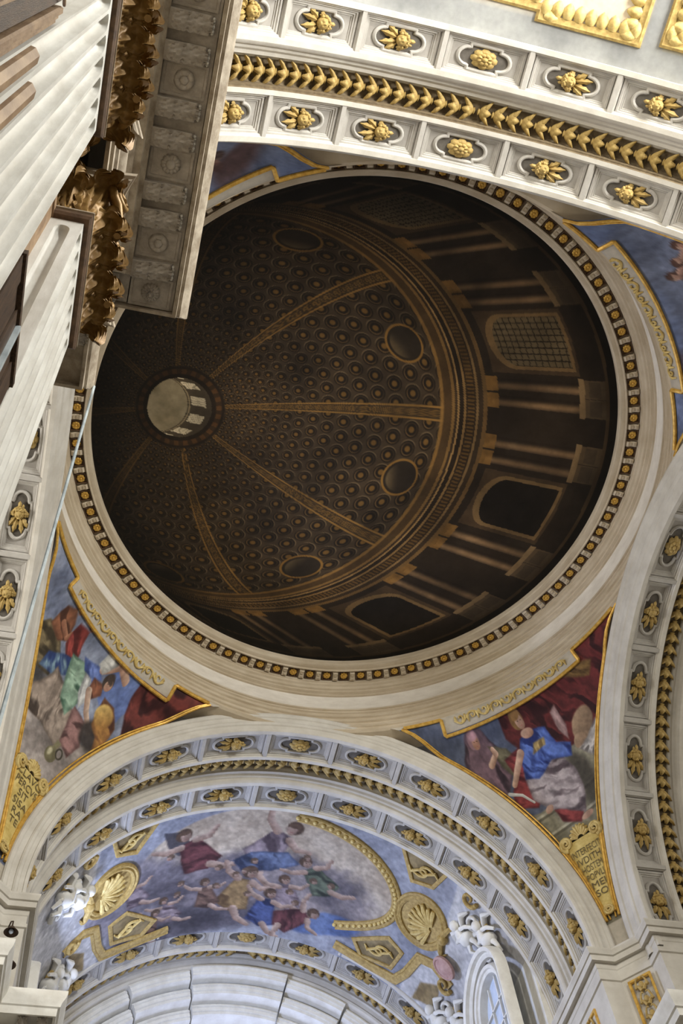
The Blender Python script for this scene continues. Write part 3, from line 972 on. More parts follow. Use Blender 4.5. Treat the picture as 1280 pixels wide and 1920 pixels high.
def edge_theta(z, which, inset):
    tB, rB, tA, rA = pend(np.float64(z))
    if which == 'A':
        return math.degrees(float(tA)) - inset
    return math.degrees(float(tB)) + inset


FRAME_LABEL = {(1, 1): 'gilded border around the seated figure fresco', (-1, 1): 'gilded border around the bending figure fresco',
               (1, -1): 'gilded border around the putti fresco', (-1, -1): 'gilded border around the sky fresco sliver'}
for (sx, sy), lab in FRAME_LABEL.items():
    fr = empty('gilt_frame', pp(45, 29.7, sx, sy, 0.1))
    tag(fr, lab, 'frame')
    ox, oy, oz = fr.location

    def loc(p):
        return (p[0] - ox, p[1] - oy, p[2] - oz)
    for which, end in (('A', 29.98), ('B', 29.98)):
        zs = np.linspace(23.15, end, 46)
        for k, (rad, ins, lf) in enumerate(((0.042, 0.30, 0.05), (0.026, 0.85, 0.04))):
            mb = MB()
            mb.tube([loc(pp(edge_theta(z, which, ins), z, sx, sy, lf)) for z in zs], rad, 7)
            place('arch_moulding' if k == 0 else 'inner_fillet', mb.mesh('gilt_moulding', 'gilt', 40), fr)
    a0, a1 = edge_theta(30.0, 'B', 2.0), edge_theta(30.0, 'A', 1.0)
    path = [(t, 30.0) for t in np.linspace(a0, 30.0, 8)] + [(30.2, 29.98), (30.2, 29.66)] + [(t, 29.64) for t in np.linspace(30.4, 61.0, 26)] + [(61.2, 29.66), (61.2, 29.98)] + [(t, 30.0) for t in np.linspace(61.4, a1, 8)]
    mb = MB()
    mb.tube([loc(pp(t, z, sx, sy, 0.06)) for t, z in path], 0.06, 7)
    place('ring_moulding', mb.mesh('gilt_moulding', 'gilt', 40), fr)
    # scroll band between the stepped moulding and the ring
    if sy > 0 or sx > 0:
        sc = MB()
        n = 10
        span = 26.0 / n
        pts = [(32.6 + 26.0 * q / 80, 29.89 + 0.10 * math.sin(PI * n * q / 80)) for q in range(81)]
        sc.tube([loc(pp(t, z, sx, sy, 0.03)) for t, z in pts], 0.034, 6)
        for i in range(n):
            c = 32.6 + span * (i + 0.5)
            sgn = 1 if i % 2 == 0 else -1
            pts = []
            for q in range(13):
                t = q / 12
                ang = sgn * (PI / 2 + 5.2 * t)
                rr = 0.10 * (1 - 0.8 * t)
                pts.append(loc(pp(c + math.degrees(rr * 1.1 * math.cos(ang)) / 9.2, 29.89 - sgn * 0.01 + rr * math.sin(ang), sx, sy, 0.03 + 0.03 * t)))
            sc.tube(pts, [0.032 * (1 - 0.3 * q / 12) for q in range(13)], 6)
            for q in (-1, 1):
                sc.tube([loc(pp(c + q * span * 0.30, 29.89 + sgn * 0.05, sx, sy, 0.03)), loc(pp(c + q * span * 0.42, 29.89 - sgn * 0.03, sx, sy, 0.05)), loc(pp(c + q * span * 0.40, 29.89 - sgn * 0.12, sx, sy, 0.02))], [0.02, 0.05, 0.012], 6)
        place('scroll_relief', sc.mesh('scroll_relief', 'paleochre', 50), fr)

# ------------------------------------------------------------------ inscribed cartouches
TEXTS = {(1, 1): ['INTERFECIT', 'IVDITH', 'HOSTEM', 'POPVLI', 'MEI', 'SO'], (-1, 1): ['CLAVO', 'PERCVS', 'SIT', 'SISA', 'RA', 'TE']}
for (sx, sy), lines in TEXTS.items():
    flip = sx > 0
    root = empty('cartouche', pp(45.8, 24.4, sx, sy, 0.0))
    tag(root, 'ochre scroll cartouche lettered INTERFECIT IVDITH on the pendentive foot' if sx > 0 else 'ochre scroll cartouche lettered CLAVO PERCVS SIT on the pendentive foot', 'cartouche')
    ox, oy, oz = root.location

    def wloc(x, z, lift):
        """x in metres from the middle (positive to the viewer's right)"""
        tB, rB, tA, rA = pend(np.float64(z))
        mid = math.degrees(float(tA + tB) / 2)
        t = mid + x / 0.2 * (-1 if flip else 1)
        X, Y, Z = pend_point(np.float64(math.radians(t)), np.float64(z), lift)
        return (float(X) * sx - ox, float(Y) * sy - oy, float(Z) - oz)

    def halfw(z):
        tB, rB, tA, rA = pend(np.float64(z))
        return max(0.1, math.degrees(float(tA - tB)) / 2 * 0.2 - 0.12)
    body = MB()
    rows = []
    for i in range(24):
        z = 23.3 + (25.72 - 23.3) * i / 23
        hw = min(halfw(z), 0.66)
        rows.append([wloc(-hw + 2 * hw * j / 10, z, 0.02 if j in (0, 10) else 0.09 + 0.03 * math.sin(PI * j / 10)) for j in range(11)])
    body.grid(rows)
    place('panel', body.mesh('panel', 'cart', 40), root)
    for s in (-1, 1):
        mb = MB()
        mb.tube([wloc(s * min(halfw(z), 0.66), z, 0.08) for z in np.linspace(23.3, 25.6, 20)], 0.04, 6)
        place('rim', mb.mesh('rim', 'gilt', 40), root)
        mb = MB()
        pts = []
        for k in range(26):
            t = k / 25
            ang = PI * 1.5 + s * (-1) * 0 + (t * 4.2 * PI)
            rr = 0.2 * (1 - 0.85 * t)
            pts.append(wloc(s * 0.5 + s * rr * math.cos(ang), 25.75 + rr * math.sin(ang), 0.10 + 0.06 * t))
        mb.tube(pts, [0.07 * (1 - 0.5 * k / 25) for k in range(26)], 7)
        place('scroll', mb.mesh('scroll', 'paleochre', 50), root)
    mb = MB()
    for k in range(9):
        a = PI * (0.06 + 0.88 * k / 8)
        mb.tube([wloc(0.1 * math.cos(a), 25.74 + 0.08 * math.sin(a), 0.1), wloc(0.26 * math.cos(a), 25.76 + 0.28 * math.sin(a), 0.14), wloc(0.34 * math.cos(a), 25.76 + 0.37 * math.sin(a), 0.08)], [0.03, 0.055, 0.045], 6)
    place('shell', mb.mesh('shell', 'paleochre', 50), root)
    mb = MB()
    pts = []
    for k in range(26):
        t = k / 25
        ang = PI * 0.5 + t * 4.4 * PI
        rr = 0.15 * (1 - 0.85 * t)
        pts.append(wloc(rr * math.cos(ang), 23.4 + rr * math.sin(ang), 0.12 + 0.05 * t))
    mb.tube(pts, [0.05 * (1 - 0.5 * k / 25) for k in range(26)], 7)
    place('foot_scroll', mb.mesh('foot_scroll', 'paleochre', 50), root)
    zl = 25.34 if sx > 0 else 25.6
    for li, txt in enumerate(lines):
        cu = bpy.data.curves.new('inscription', 'FONT')
        cu.body = txt
        cu.size = 0.32
        cu.align_x = 'CENTER'
        cu.resolution_u = 3
        to = bpy.data.objects.new('tmp_text', cu)
        COL.objects.link(to)
        bpy.context.view_layer.update()
        me = bpy.data.meshes.new_from_object(to.evaluated_get(bpy.context.evaluated_depsgraph_get()))
        bpy.data.objects.remove(to)
        zc = zl - li * (0.27 if sx > 0 else 0.27)
        xs = [v.co.x for v in me.vertices]
        wid = max(xs) - min(xs)
        maxw = 2 * min(halfw(zc), 0.66) * (0.86 if li else 0.92)
        k = min(1.0, maxw / wid)
        for v in me.vertices:
            p = wloc(v.co.x * k, zc - 0.11 + v.co.y * 0.9, 0.135)
            v.co = p
        me.materials.clear()
        me.materials.append(MT['ink'])
        place('inscription_line', me, root)

# ------------------------------------------------------------------ the painted dome canvas


def dome_canvas():
    n = 600
    g = np.linspace(-1, 1, n)
    a, b = np.meshgrid(g, g, indexing='ij')
    # concentric square-to-disc map
    with np.errstate(divide='ignore', invalid='ignore'):
        c1 = np.abs(a) > np.abs(b)
        r = np.where(c1, a, b)
        ph = np.where(c1, PI / 4 * np.where(a == 0, 0, b / np.where(a == 0, 1, a)), PI / 2 - PI / 4 * np.where(b == 0, 0, a / np.where(b == 0, 1, b)))
    R = 8.03
    X, Y = r * np.cos(ph) * R, r * np.sin(ph) * R
    H0, HD, RS = 31.24, 9.0, 8.0
    ex, ey = -15.7, -0.4
    dx, dy = X - ex, Y - ey
    A = dx * dx + dy * dy
    B = ex * dx + ey * dy
    t = (-B + np.sqrt(np.maximum(B * B - A * (ex * ex + ey * ey - RS * RS), 0))) / A
    h = H0 * (t - 1)
    hx, hy = ex + t * dx, ey + t * dy
    phi = np.arctan2(hy, hx)
    drum = h <= HD
    # sphere
    As = A + H0 * H0
    oz = -H0 - HD
    Bs = B + oz * H0
    Cs = ex * ex + ey * ey + oz * oz - RS * RS
    ts = (-Bs + np.sqrt(np.maximum(Bs * Bs - As * Cs, 0))) / As
    sx_, sy_, sz_ = ex + ts * dx, ey + ts * dy, oz + ts * H0
    sphi = np.arctan2(sy_, sx_)
    lat = np.degrees(np.arctan2(sz_, np.hypot(sx_, sy_)))
    rgb = np.zeros(X.shape + (3,))
    NB = 8
    n1 = fbm(X * 0.9 + 20, Y * 0.9 + 20, 71, 5)
    n2 = fbm(X * 3 + 20, Y * 3 + 20, 72, 4)

    def mixc(m, c):
        nonlocal rgb
        rgb = rgb * (1 - m[..., None]) + np.array(c, float) * m[..., None]
    # --- dome zone: coffers between ribs
    base = np.zeros_like(rgb) + np.array((64, 54, 42), float)
    rgb = base
    bay = (sphi / (2 * PI) * NB + 0.28) % 1.0
    rowh = np.log(np.tan(np.radians(45 + np.clip(lat, 0, 86) / 2)))
    ncol = 6
    cu_ = (bay - 0.06) / 0.88 * ncol
    cv_ = rowh * NB * ncol / (2 * PI) / 0.88
    stag = np.floor(cv_) % 2 * 0.5
    fu = (cu_ + stag) % 1 - 0.5
    fv = cv_ % 1 - 0.5
    rr = np.hypot(fu, fv)
    mixc(1 - sst(0.40, 0.46, rr), (34, 29, 24))
    mixc((sst(0.28, 0.31, rr) - sst(0.35, 0.38, rr)) * (0.35 + 0.65 * sst(-0.3, 0.5, fu + fv)), (92, 74, 50))
    mixc((1 - sst(0.12, 0.2, rr)) * 0.9, (112, 86, 46))
    mixc((sst(0.43, 0.46, rr) - sst(0.47, 0.52, rr)) * sst(0.1, 0.4, -fu), (106, 92, 72))
    rib = np.abs((bay + 0.5) % 1 - 0.5)
    mixc(1 - sst(0.052, 0.058, rib), (58, 48, 36))
    mixc((sst(0.036, 0.040, rib) - sst(0.050, 0.055, rib)), (134, 104, 58))
    orn = 0.5 + 0.5 * np.sin(cv_ * 9 + 3 * np.sin(bay * 300))
    mixc((1 - sst(0.024, 0.03, rib)) * orn * 0.8, (122, 94, 50))
    # gilt collar below the dome and small oval windows
    mixc(1 - sst(3, 6, lat), (74, 58, 38))
    mixc((sst(3.5, 4.2, lat) - sst(5.0, 5.7, lat)) * 0.8, (140, 108, 60))
    ov = np.hypot((bay - 0.5) / 0.13, (lat - 15) / 6.0)
    mixc(1 - sst(1.1, 1.16, ov), (126, 96, 50))
    mixc(1 - sst(0.98, 1.02, ov), (44, 38, 31))
    mixc((1 - sst(0.8, 0.9, ov)) * sst(0.0, 1.0, (lat - 15) / 6.0 + (bay - .5) * 3), (92, 80, 60))
    # lantern collar and oculus
    pol = np.hypot(sx_, sy_)
    mixc(1 - sst(1.95, 2.05, pol), (40, 33, 26))
    mixc((sst(1.62, 1.66, pol) - sst(1.85, 1.9, pol)) * (0.4 + 0.6 * (np.sin(sphi * 26) > 0)), (84, 60, 36))
    ocu = pol < 1.45
    tl = (-B + np.sqrt(np.maximum(B * B - A * (ex * ex + ey * ey - 1.45 ** 2), 0))) / A
    hl = H0 * (tl - 1) - 16.9
    lphi = np.arctan2(ey + tl * dy, ex + tl * dx)
    lw = (lphi / (2 * PI) * 10) % 1.0
    lant = np.zeros_like(rgb) + np.array((74, 66, 54), float)
    win = (np.abs(lw - 0.5) < 0.26) & (hl > 0.7) & (hl < 2.7)
    lant[win] = (205, 196, 174)
    bars = win & ((np.abs(((lw * 18) % 1) - 0.5) > 0.42) | (np.abs(((hl * 5) % 1) - 0.5) > 0.42))
    lant[bars] = (150, 142, 124)
    lant[(hl > 2.9) & (hl < 3.1)] = (140, 128, 104)
    cap = hl > 3.3
    lant[cap] = (132, 124, 104)
    lant[cap] += (40 * (n2[cap] - 0.5))[:, None]
    rgb = np.where(ocu[..., None], lant, rgb)
    # --- drum zone
    bd = (phi / (2 * PI) * NB + 0.28) % 1.0
    D = np.zeros_like(rgb) + np.array((44, 37, 30), float)
    hh = h

    def mixd(m, c):
        nonlocal D
        D = D * (1 - m[..., None]) + np.array(c, float) * m[..., None]
    # wall panels with arched windows
    wx = (bd - 0.5) / 0.15
    wy = hh
    arch = (np.abs(wx) < 1) & (wy > 1.9) & (wy < 4.6 + 1.0 * np.sqrt(np.maximum(1 - wx * wx, 0)))
    mixd(((np.abs(wx) < 1.3) & (wy > 1.6) & (wy < 6.2)).astype(float), (70, 57, 43))
    fr = (np.abs(wx) < 1.14) & (wy > 1.75) & (wy < 4.75 + 1.1 * np.sqrt(np.maximum(1.3 - wx * wx, 0)))
    mixd(fr.astype(float), (112, 92, 64))
    mixd(arch.astype(float), (30, 26, 22))
    lit = arch & (np.sin(phi * 1.0 + 2.6) > 0.8)
    mixd(lit.astype(float) * 0.9, (104, 92, 70))
    grid = lit & ((np.abs(((wx * 4) % 1) - 0.5) > 0.4) | (np.abs(((wy * 3) % 1) - 0.5) > 0.42))
    mixd(grid.astype(float), (40, 34, 26))
    # paired columns on pedestals
    for c in (0.13, 0.235, 0.765, 0.87):
        u = (bd - c) / 0.034
        col_ = (np.abs(u) < 1) & (hh > 1.7) & (hh < 6.4)
        sh = np.clip(np.cos((u - 0.35) * 1.35), 0, 1) ** 2.2
        C = np.array((40, 33, 27), float) + np.array((88, 72, 52), float) * sh[..., None] * (0.55 + 0.6 * n1[..., None])
        D = np.where(col_[..., None], C, D)
        capz = (np.abs(u) < 1.35) & (hh > 6.0) & (hh < 6.7)
        mixd(capz.astype(float) * (0.5 + 0.5 * n2), (138, 104, 56))
        ped = (np.abs(u) < 1.5) & (hh > 0.5) & (hh < 1.45)
        mixd(ped.astype(float), (92, 78, 60))
        mixd(((np.abs(u) < 1.7) & (hh >= 1.45) & (hh < 1.72)).astype(float), (128, 108, 80))
        mixd(((np.abs(u) < 1.25) & (hh > 0.7) & (hh < 1.25)).astype(float) * 0.7, (72, 62, 50))
    # entablature with lighter ledges
    for z0, z1, c in ((0.0, 0.35, (30, 26, 22)), (0.35, 0.5, (86, 70, 50)), (6.7, 6.95, (104, 82, 52)), (6.95, 7.25, (58, 47, 35)), (7.25, 7.4, (120, 98, 66)), (7.4, 8.05, (52, 42, 32)), (8.05, 8.2, (132, 106, 68)), (8.2, 8.5, (44, 36, 28)), (8.5, 8.62, (150, 122, 80)), (8.62, 8.8, (60, 48, 36)), (8.8, 9.01, (122, 96, 58))):
        mixd(((hh >= z0) & (hh < z1)).astype(float), c)
    orn2 = (np.abs(((bd * 40) % 1) - 0.5) < 0.25) & (hh > 7.5) & (hh < 7.95)
    mixd(orn2.astype(float) * 0.7, (116, 88, 46))
    rgb = np.where(drum[..., None], D, rgb)
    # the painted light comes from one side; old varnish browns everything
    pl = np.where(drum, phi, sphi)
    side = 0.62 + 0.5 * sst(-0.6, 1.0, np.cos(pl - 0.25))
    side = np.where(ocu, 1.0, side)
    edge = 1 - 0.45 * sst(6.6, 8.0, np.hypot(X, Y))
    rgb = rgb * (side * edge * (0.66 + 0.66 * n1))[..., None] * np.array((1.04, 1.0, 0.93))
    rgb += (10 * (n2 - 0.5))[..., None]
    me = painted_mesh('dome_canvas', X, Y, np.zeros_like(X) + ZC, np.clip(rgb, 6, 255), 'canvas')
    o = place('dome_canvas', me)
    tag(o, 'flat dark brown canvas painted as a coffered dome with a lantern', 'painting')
    return o


dome_canvas()
back = MB()
back.prism([(8.1 * math.cos(2 * PI * i / 96), 8.1 * math.sin(2 * PI * i / 96)) for i in range(96)], ZC + 0.03, ZC + 0.12)
tag(place('ceiling_boarding', back.mesh('ceiling_boarding', 'wood', 0)), 'boarding behind the painted canvas', 'boarding', kind='structure')

# ------------------------------------------------------------------ fluted pilasters with gilded capitals


def acanthus(w, h, out, lobes=4, seed=0):
    """leaf standing on (0,0,0), face towards +Y, tip curling over"""
    mb = MB()
    nv, nu = 30, 23
    rho = out * 0.52
    L1 = h - rho
    arc = rho * PI * 1.12
    tot = L1 + arc
    rows = []
    for i in range(nv + 1):
        s = tot * i / nv
        t = i / nv
        if s < L1:
            y, z = 0.03 + 0.07 * (s / L1) ** 2, s
            ny, nz = 1.0, 0.0
        else:
            a = PI - (s - L1) / rho
            y, z = 0.10 + rho + rho * math.cos(a), L1 + rho * math.sin(a)
            ny, nz = math.cos(a), math.sin(a)
            ny, nz = -ny if False else ny, nz
            ny, nz = -math.cos(a) * -1, math.sin(a)
        k = 0.62 + 0.5 * math.sin(PI * min(1.0, t * 0.92 + 0.06)) ** 0.8
        taper = 1.0 if t < 0.72 else max(0.12, 1 - ((t - 0.72) / 0.28) ** 1.6)
        saw = (t * lobes * 1.25) % 1.0
        lob = 0.55 + 0.45 * math.sin(PI * min(1.0, saw * 1.05)) ** 0.7
        W = 0.5 * w * k * taper
        row = []
        for j in range(nu):
            u = j / (nu - 1) * 2 - 1
            edge = abs(u) ** 1.5
            ww = W * (1 - edge * (1 - lob))
            ridge = 0.055 * abs(math.sin((abs(u) * 2.6 - t * 1.2) * PI)) ** 0.7 * (w / 0.4) + 0.05 * (1 - abs(u)) ** 4
            cup = -0.16 * w * u * u * (1 if t < 0.6 else 0.4)
            d = ridge + cup
            row.append((u * ww, y + d * abs(ny if s < L1 else 1) * (1 if s < L1 else math.copysign(1, 1) * -math.cos(PI - (s - L1) / rho)), z + (0 if s < L1 else d * math.sin(PI - (s - L1) / rho)) + 0.05 * w * edge * lob))
        rows.append(row)
    mb.grid(rows)
    # thickness: a second skin slightly behind
    mb.grid([[(p[0] * 0.97, p[1] - 0.025, p[2] - 0.01) for p in r] for r in rows][::-1])
    return mb.mesh('acanthus_leaf', 'bronze', 60)


def spiral_mesh(r0, turns, tube, name='volute', mat='bronze', lift=0.06):
    mb = MB()
    n = 40
    pts, rad = [], []
    for k in range(n):
        t = k / (n - 1)
        a = -PI / 2 + turns * 2 * PI * t
        rr = r0 * (1 - 0.86 * t)
        pts.append((rr * math.cos(a), lift * t, rr * math.sin(a)))
        rad.append(tube * (1 - 0.45 * t))
    stem = [(-r0 * 1.5, -0.10, -r0 * 3.2), (-r0 * 1.3, -0.08, -r0 * 2.2), (-r0 * 0.7, -0.04, -r0 * 1.35)]
    mb.tube(stem + pts, [tube * 0.8, tube * 0.9, tube] + rad, 7)
    return mb.mesh(name, mat, 60)


ME_LEAF1 = acanthus(0.40, 0.66, 0.34, 4)
ME_LEAF2 = acanthus(0.42, 1.06, 0.40, 5)
ME_LEAF3 = acanthus(0.30, 0.52, 0.30, 3)
ME_VOL = spiral_mesh(0.17, 1.9, 0.055)
ME_HEL = spiral_mesh(0.10, 1.7, 0.038)
PW = 1.37
FACE = 0.395        # projection of the shaft from the wall


def shaft_mesh():
    """plan profile with flutes, rounded at the top"""
    pitch = PW / 7
    hw, dep = 0.080, 0.10
    zs = [0.0, 6.0, 13.56] + [13.56 + 0.16 * math.sin(PI / 2 * k / 6) for k in range(1, 7)] + [13.95]
    rows = []
    NP = 8
    for z in zs:
        k = 1.0 if z <= 13.56 else math.sqrt(max(0.0, 1 - ((z - 13.56) / 0.16) ** 2)) if z < 13.73 else 0.0
        k = max(k, 0.02)
        row = []

        def flute(c, axis):
            for j in range(NP + 1):
                a = PI * j / NP
                o = -hw * k * math.cos(a)
                d = dep * (k ** 0.5 if k > 0.02 else 0) * math.sin(a) ** 0.8
                if axis == 'front':
                    row.append((c + o, FACE - d, z))
                elif axis == 'neg':
                    row.append((-PW / 2 + d, c + o, z))
                else:
                    row.append((PW / 2 - d, c - o, z))
        row.append((-PW / 2, -0.02, z))
        flute(FACE * 0.52, 'neg')
        row.append((-PW / 2, FACE, z))
        for i in range(7):
            flute(-PW / 2 + pitch * (i + 0.5), 'front')
        row.append((PW / 2, FACE, z))
        flute(FACE * 0.52, 'pos')
        row.append((PW / 2, -0.02, z))
        rows.append(row)
    mb = MB()
    mb.grid(rows)
    return mb.mesh('shaft', 'marble', 28)


def around(off):
    return [(-PW / 2 - off, -0.02), (-PW / 2 - off, FACE + off), (PW / 2 + off, FACE + off), (PW / 2 + off, -0.02)]


def collar_mesh(z0, prof, name, mat):
    mb = MB()
    mb.grid([[(x, y, z0 + dz) for x, y in around(off)] for off, dz in prof])
    return mb.mesh(name, mat, 25)


def reed_mesh():
    mb = MB()
    mb.tube([(0, 0, 0), (0, 0, 8.72), (0, 0, 8.8), (0, 0, 8.83)], [0.062, 0.062, 0.045, 0.01], 8)
    return mb.mesh('cabled_reed', 'tan', 40)


ME_SHAFT = shaft_mesh()
ME_ASTR = collar_mesh(13.93, [(-0.01, 0.0), (0.05, 0.01), (0.075, 0.05), (0.075, 0.13), (0.05, 0.17), (-0.02, 0.19)], 'astragal', 'brown')
ME_FIL = collar_mesh(14.10, [(0.05, 0.0), (0.085, 0.01), (0.085, 0.045), (0.03, 0.06)], 'fillet', 'cornice')
ME_REED = reed_mesh()


def bell_block():
    mb = MB()
    rows = []
    for z, k in ((0.0, 0.0), (0.6, 0.01), (1.0, 0.06), (1.25, 0.14), (1.28, 0.14)):
        rows.append([(x, y, z) for x, y in around(k)])
    mb.grid(rows)
    return mb.mesh('capital_bell', 'bronze', 30)


def abacus_mesh():
    mb = MB()
    rows = []
    for z, k in ((1.27, -0.03), (1.30, 0.02), (1.36, 0.03), (1.38, 0.07), (1.46, 0.08), (1.47, 0.08)):
        pts = [(-PW / 2 - 0.16 - k, -0.02)]
        pts.append((-PW / 2 - 0.16 - k, FACE + 0.06))
        n = 12
        for i in range(n + 1):
            u = i / n * 2 - 1
            pts.append((u * (PW / 2 + 0.2 + k), FACE + k + 0.12 + 0.22 * u * u, z))
        pts.append((PW / 2 + 0.16 + k, FACE + 0.06))
        pts.append((PW / 2 + 0.16 + k, -0.02))
        rows.append([(p[0], p[1], z) for p in pts])
    mb.grid(rows)
    o = rows[0]
    mb.add(o, [tuple(range(len(o)))])
    return mb.mesh('abacus', 'cornice', 30)


def bloom_mesh():
    mb = MB()
    flower(mb, 0.17, 7, lambda x, y, h: (x, h, y), 0.11, 0.3, 2)
    return mb.mesh('abacus_flower', 'bronze', 50)


ME_BELLB, ME_ABA, ME_BLOOM = bell_block(), abacus_mesh(), bloom_mesh()


def pilaster(y, label, reeds):
    root = empty('pilaster', (-7.85, y, 0), (0, 0, -PI / 2))
    tag(root, label, 'pilaster', 'fluted pilasters with gilded capitals')
    place('shaft', ME_SHAFT, root)
    place('astragal', ME_ASTR, root)
    place('fillet', ME_FIL, root)
    for i in reeds:
        place('cabled_reed', ME_REED, root, (-PW / 2 + PW / 7 * (i + 0.5), FACE - 0.03, 0))
    cap = place('capital', ME_BELLB, root, (0, 0, 14.15))
    place('abacus', ME_ABA, cap)
    for x in (-0.52, -0.175, 0.175, 0.52):
        place('acanthus_leaf', ME_LEAF1, cap, (x, FACE - 0.03, 0.0))
    for x in (-0.35, 0.0, 0.35):
        place('acanthus_leaf', ME_LEAF2, cap, (x, FACE - 0.04, 0.02))
    for s in (-1, 1):
        place('acanthus_leaf', ME_LEAF2, cap, (s * 0.66, FACE - 0.06, 0.02), (0, 0, -s * PI / 4))
        place('acanthus_leaf', ME_LEAF1, cap, (s * (PW / 2 - 0.02), FACE * 0.45, 0.0), (0, 0, -s * PI / 2))
        place('acanthus_leaf', ME_LEAF3, cap, (s * (PW / 2 + 0.02), FACE * 0.2, 0.62), (0, 0, -s * PI / 2))
        v = place('volute', ME_VOL, cap, (s * 0.68, FACE + 0.26, 1.12), (0, 0, s * -0.6))
        if s < 0:
            v.scale = (-1, 1, 1)
        v = place('helix', ME_HEL, cap, (s * 0.17, FACE + 0.17, 1.15), (0, 0, 0))
        if s > 0:
            v.scale = (-1, 1, 1)
        place('acanthus_leaf', ME_LEAF3, cap, (s * 0.48, FACE + 0.0, 0.72), (0, 0, -s * 0.5))
    place('abacus_flower', ME_BLOOM, cap, (0, FACE + 0.2, 1.33))
    return root


pilaster(-11.535, 'fluted white pilaster with gilded capital, beside the tan marble jamb', (5, 6))
pilaster(-9.185, 'fluted white pilaster with gilded capital, nearest the hanging cable', ())
# collar on the wall between the two pilasters
mb = MB()
mb.box(-7.86, -7.78, -10.86, -9.86, 13.93, 14.12)
mb.box(-7.86, -7.80, -10.86, -9.86, 0, 13.93)
tag(place('wall_strip', mb.mesh('wall_strip', 'tan', 0)), 'tan marble strip on the wall between the fluted pilasters', 'strip', kind='structure')

# ------------------------------------------------------------------ modillions and rosettes under the near cornice


def bracket_mesh():
    """scroll bracket seen from below: x across, y along the projection (outer end at +y), hanging down from z = 0"""
    mb = MB()
    ys = [(-0.30, 0.20), (-0.24, 0.22), (-0.14, 0.19), (-0.02, 0.14), (0.10, 0.12), (0.18, 0.14), (0.24, 0.13), (0.27, 0.07), (0.275, 0.0)]
    rows = []
    for x, e in ((-0.13, 0.14), (-0.13, 0.01), (-0.115, 0.0), (0.115, 0.0), (0.13, 0.01), (0.13, 0.14)):
        rows.append([(x, y, -max(0, h - e)) for y, h in ys])
    mb.grid(rows)
    return mb.mesh('modillion', 'soffit', 30)


def bracket_leaf_mesh():
    mb = MB()
    rows = []
    for i in range(19):
        t = i / 18
        y = -0.26 + 0.54 * t
        hb = 0.21 - 0.10 * math.sin(PI * 0.5 * t) + 0.02 * math.sin(PI * 2 * t)
        lob = 0.75 + 0.25 * math.sin(PI * ((t * 5.2) % 1.0))
        W = 0.115 * (0.7 + 0.5 * math.sin(PI * min(1, t * 0.8 + 0.15))) * lob
        rows.append([(u * W, y, -(hb + 0.05 * abs(math.sin(abs(u) * PI * 1.8 - t * 11)) + 0.05 * (1 - abs(u)) ** 2)) for u in [j / 8 * 2 - 1 for j in range(9)]])
    mb.grid(rows)
    return mb.mesh('bracket_leaf', 'soffit', 60)


def bead_mesh():
    mb = MB()
    for i in range(4):
        mb.ball((-0.09 + 0.06 * i, 0.285, -0.075), 0.033, 0.9, 0.8, 1.5, 6, 5)
        mb.ball((-0.06 + 0.06 * min(i, 2), 0.29, -0.12), 0.024, 1, 1, 1, 6, 4)
    return mb.mesh('leaf_tip', 'white', 50)


def soffit_rosette(pet, layers, core):
    mb = MB()
    flower(mb, 0.15, pet, lambda x, y, h: (x, y, -h), 0.09, core, layers)
    strip_outline(mb, [(-0.19, -0.27), (0.19, -0.27), (0.19, 0.27), (-0.19, 0.27)], [(0.035, 0.0), (0.035, -0.05), (0.0, -0.05), (-0.015, -0.02), (-0.03, -0.02), (-0.035, 0.0)])
    return mb.mesh('soffit_rosette', 'soffit', 45)


ME_BRK, ME_BRL, ME_BEAD = bracket_mesh(), bracket_leaf_mesh(), bead_mesh()
ME_SR = [soffit_rosette(6, 1, 0.42), soffit_rosette(13, 1, 0.5), soffit_rosette(8, 2, 0.3), soffit_rosette(16, 3, 0.2)]


def bracket(ent, x, y, rz, k=1.0):
    b = place('modillion', ME_BRK, ent, (x, y, 18.16), (0, 0, rz))
    b.scale = (k, k, 1)
    place('bracket_leaf', ME_BRL, b)
    place('leaf_tip', ME_BEAD, b)


ent = ENT_OBJ['near_left']
for y in (-8.33, -9.09, -9.47, -10.21, -10.62, -11.35, -11.75, -12.5, -12.9):
    bracket(ent, -6.72, y, -PI / 2)
for i, y in enumerate((-7.97, -8.72, -9.86, -11.0, -12.14)):
    place('soffit_rosette', ME_SR[(3, 0, 1, 0, 2)[i]], ent, (-6.70, y, 18.16), (0, 0, -PI / 2))
for x in (-7.28,):
    bracket(ent, x, -7.97, 0, 0.8)
mb = MB()
mb.box(-7.02, -6.35, -34, -7.75, 18.13, 18.158)
mb.box(-7.6, -7.0, -8.2, -7.75, 18.13, 18.158)
place('soffit_ground', mb.mesh('soffit_ground', 'soffit', 0), ent)
for x, y, rz in ((-8.1, -6.75, 0), (-8.6, -6.75, 0), (-7.75, -7.1, -PI / 2)):
    bracket(ent, x, y, rz, 0.85)
entf = ENT_OBJ['far_left']
for x, y, rz in ((-6.55, 7.97, PI), (-6.95, 7.97, PI), (-6.72, 8.4, -PI / 2), (-6.72, 8.9, -PI / 2), (-6.72, 9.4, -PI / 2)):
    bracket(entf, x, y, rz, 0.85)

